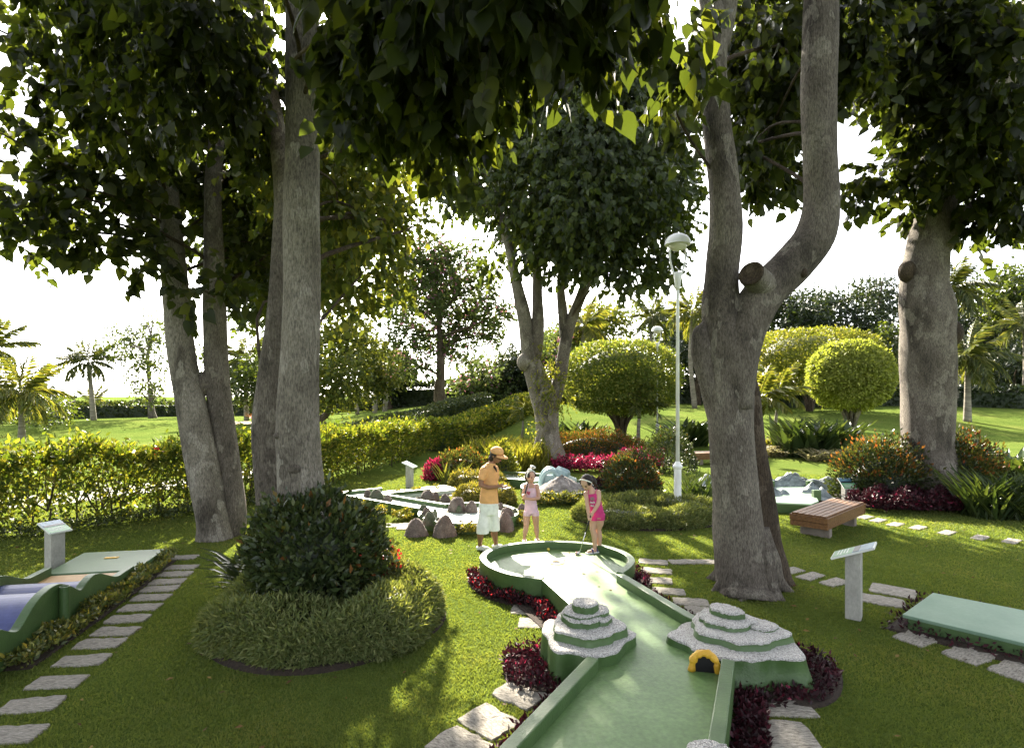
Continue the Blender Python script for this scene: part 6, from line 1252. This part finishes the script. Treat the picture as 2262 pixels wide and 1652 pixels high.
# --- the woman
def woman():
    W = lambda x, y, o=0.0: Q(1025.2 + .16412 * x, 966.3 + .16412 * y, 8.75 + o)
    root = empty('person', (W(330, 0).x, 8.75, 0), 'woman in peach cap, peach shirt and white shorts writing on a card', 'person')
    fl, fr = at(1025.2 + .16412 * 215, 1215), at(1025.2 + .16412 * 428, 1211.5); b = MB()
    c = W(432, 240, -.02); f, s, u, R = head(b, c, .112, Vector((.86, -.42, -.28)))
    chain(b, [(W(352, 380), .06), (W(385, 320), .05), (W(415, 280), .05)])
    loft(b, [(W(335, 900), .13, .10), (W(338, 700), .115, .09), (W(345, 500), .12, .095), (W(345, 400), .12, .08), (W(355, 355), .06, .05)])
    chain(b, [(W(270, 430, -.10), .05), (W(233, 560, -.14), .043), (W(226, 640, -.15), .039), (W(330, 672, -.19), .037), (W(442, 662, -.20), .025)])
    pl = W(490, 648, -.20); hand(b, W(442, 662, -.20), pl, curl(pl, Vector((.1, .7, .2)).normalized(), Vector((1, 0, .1)), Vector((.2, .2, -1)).normalized()), thumb=(W(505, 628, -.17), W(535, 632, -.15)))
    chain(b, [(W(420, 425, .12), .05), (W(425, 560, .12), .042), (W(420, 640, .10), .04), (W(470, 660, -.02), .034), (W(505, 668, -.10), .026)])
    p2 = W(545, 668, -.12); hand(b, W(505, 668, -.10), p2, curl(p2, Vector((.1, .8, 0)).normalized(), Vector((1, -.1, .05)), Vector((0, .1, 1)).normalized(), L=.045), thumb=(W(560, 650, -.16), W(585, 650, -.16)))
    for hip, kn, foot, o in ((W(275, 900), W(240, 1200, -.06), fl, -.08), (W(395, 900), W(408, 1200, .05), fr, .05)):
        chain(b, [(hip, .085), (kn, .058), (kn * .62 + foot * .38 + Vector((-.012, 0, .02)), .056), (Vector((foot.x, foot.y, .10)), .033), (Vector((foot.x, foot.y, .05)), .036)]); b.cap(Vector((foot.x, foot.y, .04)), Vector((foot.x + .13, foot.y - .07, .03)), .034, .028)
    b.build('body', M_skin_d, root, remesh=.0065, smooth_it=4); face_parts(root, c, .112, f, s, u, R)
    h = MB(); h.ell(c + u * .018 - f * .016, (.093, .096, .092), R); h.ell(c - f * .05 - u * .06, (.085, .06, .07), R); h.build('hair', M_hair, root, remesh=.009, smooth_it=3)
    h = MB(); h.tube([tuple(p) for p in (W(372, 285, .08), W(368, 340, .07), W(395, 385, -.03), W(425, 420, -.10), W(440, 465, -.12))], [.03, .028, .021, .016, .006], 10).build('ponytail', M_hair, root, smooth=True)
    k = MB(); cc = c + u * .035; k.ell(cc + u * .022, (.101, .108, .085), R, 20, 10); k.v = [tuple(Vector(p) if (Vector(p) - cc).dot(u) > -.0 else Vector(p) - u * (Vector(p) - cc).dot(u)) for p in k.v]; k.build('cap', M_peach, root, smooth=True)
    k = MB(); V = []
    for i, t in enumerate(np.linspace(-1.15, 1.15, 13)):
        for q, (rr, dz) in enumerate(((.10, .006), (.165 + .03 * math.cos(t), -.022), (.165 + .03 * math.cos(t), -.028), (.10, .0))): V.append(tuple(cc + f * math.cos(t) * rr * 1.03 + s * math.sin(t) * rr * .78 + u * dz))
    F = [(4 * i + q, 4 * i + 4 + q, 4 * i + 4 + (q + 1) % 4, 4 * i + (q + 1) % 4) for i in range(12) for q in range(4)] + [(0, 1, 2, 3), (51, 50, 49, 48)]; k.add(V, F).build('cap_visor', M_peach, root, smooth=True)
    t = MB(); loft(t, [(W(335, 893), .152, .122), (W(335, 800), .144, .115), (W(338, 690), .130, .104), (W(343, 580), .134, .108), (W(345, 480), .142, .112), (W(345, 415), .128, .095), (W(350, 372), .092, .075), (W(358, 338), .066, .058)])
    t.cap(W(285, 428, -.06), W(262, 460, -.10), .070, .068); t.cap(W(265, 445, -.10), W(238, 540, -.13), .064, .060); t.cap(W(408, 425, .08), W(424, 530, .12), .07, .064); t.build('shirt', M_peach, root, remesh=.010, smooth_it=3)
    sh = MB(); loft(sh, [(W(333, 870), .152, .124), (W(333, 960), .158, .13), (W(330, 1030), .15, .125)]); 
    loft(sh, [(W(290, 950), .09, .11), (W(272, 1050, -.02), .096, .108), (W(257, 1180, -.05), .10, .105), (W(250, 1288, -.06), .098, .10)]); loft(sh, [(W(378, 950), .09, .11), (W(392, 1050, .02), .092, .105), (W(402, 1160, .04), .092, .10), (W(406, 1250, .05), .09, .098)]); sh.build('shorts', M_wcloth, root, remesh=.010, smooth_it=3)
    for ft in (fl, fr):
        z = MB(); z.ell((ft.x + .05, ft.y - .03, .035), (.13, .05, .045), Matrix.Rotation(-.45, 3, 'Z')); z.v = [(p[0], p[1], max(p[2], .004)) for p in z.v]; z.build('shoe', M_wcloth, root, smooth=True)
    MB().box((0, 0, 0), (.001, .001, .001))
    cd = W(545, 676, -.16); MB().box(cd, (.13, .17, .006), M=Matrix.Rotation(-.5, 3, 'Z')).build('score_card', M_paper, None); o = bpy.data.objects['score_card']; tag(o, 'small white score card held by the woman', 'card')
    pn = MB(); pn.tube([tuple(W(515, 610, -.18)), tuple(W(548, 668, -.17))], [.004, .003], 6); o = pn.build('pencil', M_black); tag(o, 'thin dark pencil in the hand of the woman', 'pencil')
woman()
# --- the girl in lilac
def girl_lilac():
    W = lambda x, y, o=0.0: Q(1025.2 + .16412 * x, 966.3 + .16412 * y, 9.35 + o)
    root = empty('person', (W(900, 0).x, 9.35, 0), 'girl in lilac top and shorts holding a putter upright', 'person'); b = MB()
    c = W(893, 528); f, s, u, R = head(b, c, .098, Vector((.55, -.8, -.12)))
    chain(b, [(W(895, 660), .042), (W(893, 610), .038), (W(890, 570), .04)])
    loft(b, [(W(903, 990), .10, .075), (W(895, 840), .082, .066), (W(900, 720), .09, .068), (W(902, 650), .088, .055), (W(898, 622), .045, .04)])
    chain(b, [(W(976, 648), .037), (W(1000, 740, -.02), .031), (W(1006, 812, -.04), .029), (W(930, 828, -.12), .027), (W(852, 822, -.15), .020)])
    pl = W(815, 818, -.16); hand(b, W(852, 822, -.15), pl, curl(pl, Vector((.1, .2, 1)).normalized(), Vector((-1, .1, 0)), Vector((.2, .9, 0)).normalized(), sp=.013, L=.04), .0075, (W(818, 795, -.15), W(800, 790, -.13)))
    chain(b, [(W(832, 648), .036), (W(808, 720, -.02), .030), (W(795, 775, -.05), .028), (W(800, 790, -.12), .024)])
    pl = W(805, 782, -.15); hand(b, W(800, 800, -.12), pl, curl(pl, Vector((.2, .1, 1)).normalized(), Vector((1, -.1, 0)), Vector((-.1, .9, 0)).normalized(), sp=.013, L=.036), .0075, (W(812, 760, -.15), W(822, 758, -.13)))
    for hx, kx, fx, o in ((850, 838, 812, -.03), (955, 972, 983, .03)):
        fz = W(fx, 0, o); chain(b, [(W(hx, 1010), .066), (W(hx - (8 if hx < 900 else -8), 1080), .060), (W(kx, 1190, o), .043), (W(kx + (fx - kx) * .4, 1260, o), .043), (Vector((fz.x, fz.y, .07)), .026), (Vector((fz.x, fz.y, .03)), .028)]); b.cap(Vector((fz.x, fz.y, .028)), Vector((fz.x + .01, fz.y - .12, .022)), .026, .022)
    b.build('body', M_skin, root, remesh=.0055, smooth_it=4); face_parts(root, c, .098, f, s, u, R)
    h = MB(); h.ell(c + u * .022 - f * .022, (.082, .085, .084), R); h.ell(c - f * .06 - u * .02, (.072, .05, .075), R); h.ell(c - f * .11 + u * .0, (.035, .04, .05), R)
    for q in (-1, 1): h.ell(c + s * q * .068 + f * .03 + u * .03, (.016, .04, .04), R)
    h.build('hair', M_hair, root, remesh=.008, smooth_it=3)
    hb = MB(); pts = [tuple(c + u * (.02 + .088 * math.sin(t)) + s * math.cos(t) * .087 + f * .012) for t in np.linspace(-.2, math.pi + .2, 16)]; hb.tube(pts, [.010] * 16, 8, True, 2); hb.ell(c + u * .115 + s * .02 - f * .0, (.045, .03, .03), R, 12, 8); hb.build('headband', M_wcloth, root, smooth=True)
    t = MB(); loft(t, [(W(905, 1005), .118, .088), (W(900, 920), .105, .082), (W(894, 840), .093, .076), (W(898, 760), .098, .078), (W(900, 700), .094, .072), (W(903, 668), .078, .06)]); t.build('top', M_lilac, root, remesh=.008, smooth_it=3)
    for x0, x1 in ((862, 872), (940, 950)):
        MB().tube([tuple(W(x0 if x0 < 900 else x1, 690, -.078)), tuple(W(x1, 640, -.052)), tuple(W(x1, 622, .0)), tuple(W(x1, 660, .06))], [.005] * 4, 6).build('strap', M_lilac, root)
    sh = MB(); loft(sh, [(W(905, 985), .116, .088), (W(905, 1015), .118, .09)]); loft(sh, [(W(853, 985), .062, .082), (W(848, 1050), .066, .08)]); loft(sh, [(W(955, 985), .062, .082), (W(962, 1050), .066, .08)]); sh.build('shorts', M_lilac, root, remesh=.008, smooth_it=2)
    hp = MB(); hc = W(872, 748, -.085); V = []
    for q in np.linspace(0, 6.283, 24, endpoint=False): V.append((hc.x + .0024 * 16 * math.sin(q) ** 3, hc.y - .004 + .02 * abs(math.sin(q)), hc.z + .0024 * (13 * math.cos(q) - 5 * math.cos(2 * q) - 2 * math.cos(3 * q) - math.cos(4 * q))))
    hp.add(V + [(v[0], v[1] + .02, v[2]) for v in V], [tuple(range(24))] + [(i, (i + 1) % 24, 24 + (i + 1) % 24, 24 + i) for i in range(24)]).build('heart_print', M_heart, root)
    for fx, o in ((812, -.03), (983, .03)):
        fz = W(fx, 0, o); MB().box((fz.x, fz.y - .05, .008), (.075, .2, .014)).build('sandal', M_wcloth, root, bevel=.005)
    p = empty('putter', tuple(W(800, 850, -.15)), 'putter held upright in front of the girl in lilac', 'putter'); MB().tube([tuple(W(797, 850, -.155)), tuple(W(862, 592, -.07))], [.015, .012], 10).build('grip', M_black, p, smooth=True)
    MB().tube([tuple(W(862, 592, -.07)), tuple(W(915, 405, .06))], [.006, .006], 8).build('shaft', M_metal, p, smooth=True); MB().ell(W(925, 398, .08), (.05, .03, .03), Matrix.Rotation(.25, 3, 'Y')).build('club_head', M_white, p, smooth=True); MB().ell(W(930, 402, .055), (.022, .012, .012)).build('sight_mark', M_black, p, smooth=True)
girl_lilac()
# --- the girl in magenta
def girl_pink():
    W = lambda x, y, o=0.0: Q(1131.3 + .15691 * x, 1013.4 + .15691 * y, 7.95 + o)
    root = empty('person', (W(1180, 0).x, 7.95, .2), 'girl in magenta top and shorts bending to putt a red ball', 'person'); b = MB()
    c = W(1050, 332, -.02); f, s, u, R = head(b, c, .104, Vector((-.5, -.55, -.62)))
    chain(b, [(W(1130, 460), .045), (W(1105, 415), .040), (W(1075, 375), .042)])
    loft(b, [(W(1205, 830), .098, .085), (W(1185, 700), .082, .072), (W(1160, 580), .086, .074), (W(1130, 480), .088, .064), (W(1122, 440), .05, .045)])
    chain(b, [(W(1212, 470, -.02), .040), (W(1222, 560, -.06), .034), (W(1212, 630, -.08), .031), (W(1165, 710, -.12), .028), (W(1132, 762, -.14), .020)])
    pl = W(1118, 790, -.14); hand(b, W(1132, 762, -.14), pl, curl(pl, Vector((.3, -.3, -.9)).normalized(), Vector((-1, -.2, -.1)).normalized(), Vector((.3, .9, 0)).normalized(), sp=.013, L=.04), .0075, (W(1100, 785, -.15), W(1098, 805, -.15)))
    chain(b, [(W(1038, 488, .0), .037), (W(1052, 590, -.04), .031), (W(1062, 660, -.07), .029), (W(1075, 760, -.11), .026), (W(1082, 815, -.13), .020)])
    pl = W(1090, 845, -.14); hand(b, W(1082, 815, -.13), pl, curl(pl, Vector((-.3, .2, -.9)).normalized(), Vector((1, -.3, -.1)).normalized(), Vector((-.2, .9, 0)).normalized(), sp=.013, L=.038), .0075, (W(1105, 845, -.15), W(1112, 862, -.15)))
    for hx, kx, ky, ax, o in ((1150, 1135, 1000, 1165, -.02), (1240, 1212, 990, 1225, .03)):
        a = W(ax, 1262, o); chain(b, [(W(hx, 810), .066), (W(hx - 4, 900), .056), (W(kx, ky, o), .041), (W((kx + ax) / 2 + 10, 1090, o), .042), (a, .026), (Vector((a.x, a.y, .232)), .027)]); b.cap(Vector((a.x, a.y, .232)), Vector((a.x - .10, a.y - .05, .226)), .026, .022)
    b.build('body', M_skin, root, remesh=.0055, smooth_it=4); face_parts(root, c, .104, f, s, u, R)
    h = MB(); h.ell(c + u * .026 - f * .024, (.087, .088, .086), R); h.ell(c - f * .05 - u * .01, (.075, .06, .07), R)
    for q in (-1, 1): h.ell(c + s * q * .07 + f * .02 + u * .03, (.018, .045, .045), R)
    h.build('hair', M_hair, root, remesh=.008, smooth_it=3)
    h = MB(); h.tube([tuple(p) for p in (W(1095, 270, .03), W(1125, 268, .06), W(1152, 310, .06), W(1175, 355, .05), W(1190, 392, .05))], [.03, .038, .036, .026, .008], 10).build('ponytail', M_hair, root, smooth=True)
    hb = MB(); pts = [tuple(c + f * .012 + u * .03 + (s * math.cos(t) * .088 + (u * .9 + f * .42).normalized() * math.sin(t) * .083)) for t in np.linspace(-.35, math.pi + .35, 16)]; hb.tube(pts, [.008] * 16, 8, True, 2).build('headband', M_wcloth, root, smooth=True)
    t = MB(); loft(t, [(W(1205, 800), .104, .09), (W(1190, 710), .094, .082), (W(1170, 620), .092, .082), (W(1150, 540), .096, .08), (W(1138, 490), .092, .07), (W(1132, 468), .07, .055)]); t.build('top', M_pink, root, remesh=.008, smooth_it=3)
    for x0, y0, x1 in ((1068, 500, 1075), (1165, 500, 1180)): MB().tube([tuple(W(x0, y0, -.075)), tuple(W(x1, 450, -.05)), tuple(W(x1 + 10, 430, .0)), tuple(W(x1 + 20, 470, .06))], [.005] * 4, 6).build('strap', M_pink, root)
    sh = MB(); loft(sh, [(W(1205, 765), .103, .09), (W(1205, 815), .106, .092)]); loft(sh, [(W(1160, 780), .062, .084), (W(1150, 858, -.01), .064, .08)]); loft(sh, [(W(1245, 780), .062, .084), (W(1240, 855, .01), .066, .082)]); sh.build('shorts', M_pink, root, remesh=.008, smooth_it=2)
    MB().ell(W(1128, 562, -.078), (.034, .012, .028)).build('round_print', M_rosegrey, root, smooth=True)
    lt = MB()
    for r_, row in enumerate(((1096, 1110, 1124, 1140, 1154), (1106, 1122, 1140))):
        for i, x in enumerate(row):
            p = W(x, 612 + r_ * 46, -.088 + .006 * r_); lt.box(p, (.0035, .006, .026)); lt.box(p + Vector((.005, 0, .011 - .011 * (i % 3))), (.008, .006, .0035)); lt.box(p + Vector((.009, 0, -.004)), (.0035, .006, .016))
    lt.build('shirt_lettering', M_wcloth, root, kind='stuff')
    for ax, o in ((1165, -.02), (1225, .03)):
        a = W(ax, 1262, o); r_ = Matrix.Rotation(.46, 3, 'Z'); MB().box((a.x - .04, a.y - .02, .2095), (.20, .07, .016), M=r_).build('sandal', M_paper, root, bevel=.006); MB().tube([(a.x - .03, a.y - .06, .215), (a.x - .045, a.y - .03, .262), (a.x - .06, a.y + .02, .215)], [.010, .011, .010], 8).build('sandal_strap', M_blue, root, smooth=True)
    g = W(1108, 790, -.15); e = W(948, 1288, -.10); e = Vector((e.x, e.y, .225)); p = empty('putter', (e.x, e.y, .2), 'putter in the hands of the girl in magenta', 'putter'); m = g * .55 + e * .45
    MB().tube([tuple(g), tuple(m)], [.013, .010], 10).build('grip', M_black, p, smooth=True); MB().tube([tuple(m), tuple(e)], [.006, .005], 8).build('shaft', M_metal, p, smooth=True)
    MB().ell((e.x - .025, e.y - .015, .222), (.045, .026, .019), Matrix.Rotation(.3, 3, 'Z')).build('club_head', M_metal, p, smooth=True)
    bl = W(900, 1330, -.06); o = MB().ell((bl.x, bl.y - .06, .222), (.0215,) * 3, seg=20, rings=14).build('golf_ball', M_redball, smooth=True); tag(o, 'red golf ball in front of the putter', 'ball')
    bp = at(1209.4, 1205, .222); o = MB().ell((bp.x, min(bp.y, 8.03), .222), (.0215,) * 3, seg=20, rings=14).build('golf_ball', M_yelball, smooth=True); tag(o, 'yellow golf ball resting against the rim', 'ball')
girl_pink()
lawn_grass()

# ------------------------------------------------------------------ a few fallen leaves
def fallen():
    rng = np.random.default_rng(5); n = 230; Y = rng.uniform(3.3, 11, n); X = rng.uniform(-1, 1, n) * Y * .9; q = np.stack([X, Y], 1); z = np.full(n, .03)
    on = inside(q, np.array(_in)); z[on] = .206
    for P in EXCL[:]:
        k = inside(q, P) & ~on; z[k] = -1
    k = z > 0; k &= ~(on & (rng.uniform(0, 1, n) < .55)); pos = np.stack([X, Y, z], 1)[k]; m = len(pos); a = rng.uniform(0, 6.28, m)
    V, F = place(OVAL, pos, np.stack([np.cos(a), np.sin(a), rng.normal(0, .12, m)], 1), np.stack([rng.normal(0, .25, m), rng.normal(0, .25, m), np.ones(m)], 1), rng.uniform(.035, .075, m))
    o = link('fallen_leaves', np_mesh('fallen_leaves', V, F, [M_litter])); tag(o, 'scattered small dry leaves lying on lawn and lane', 'leaf litter', kind='stuff')
fallen()
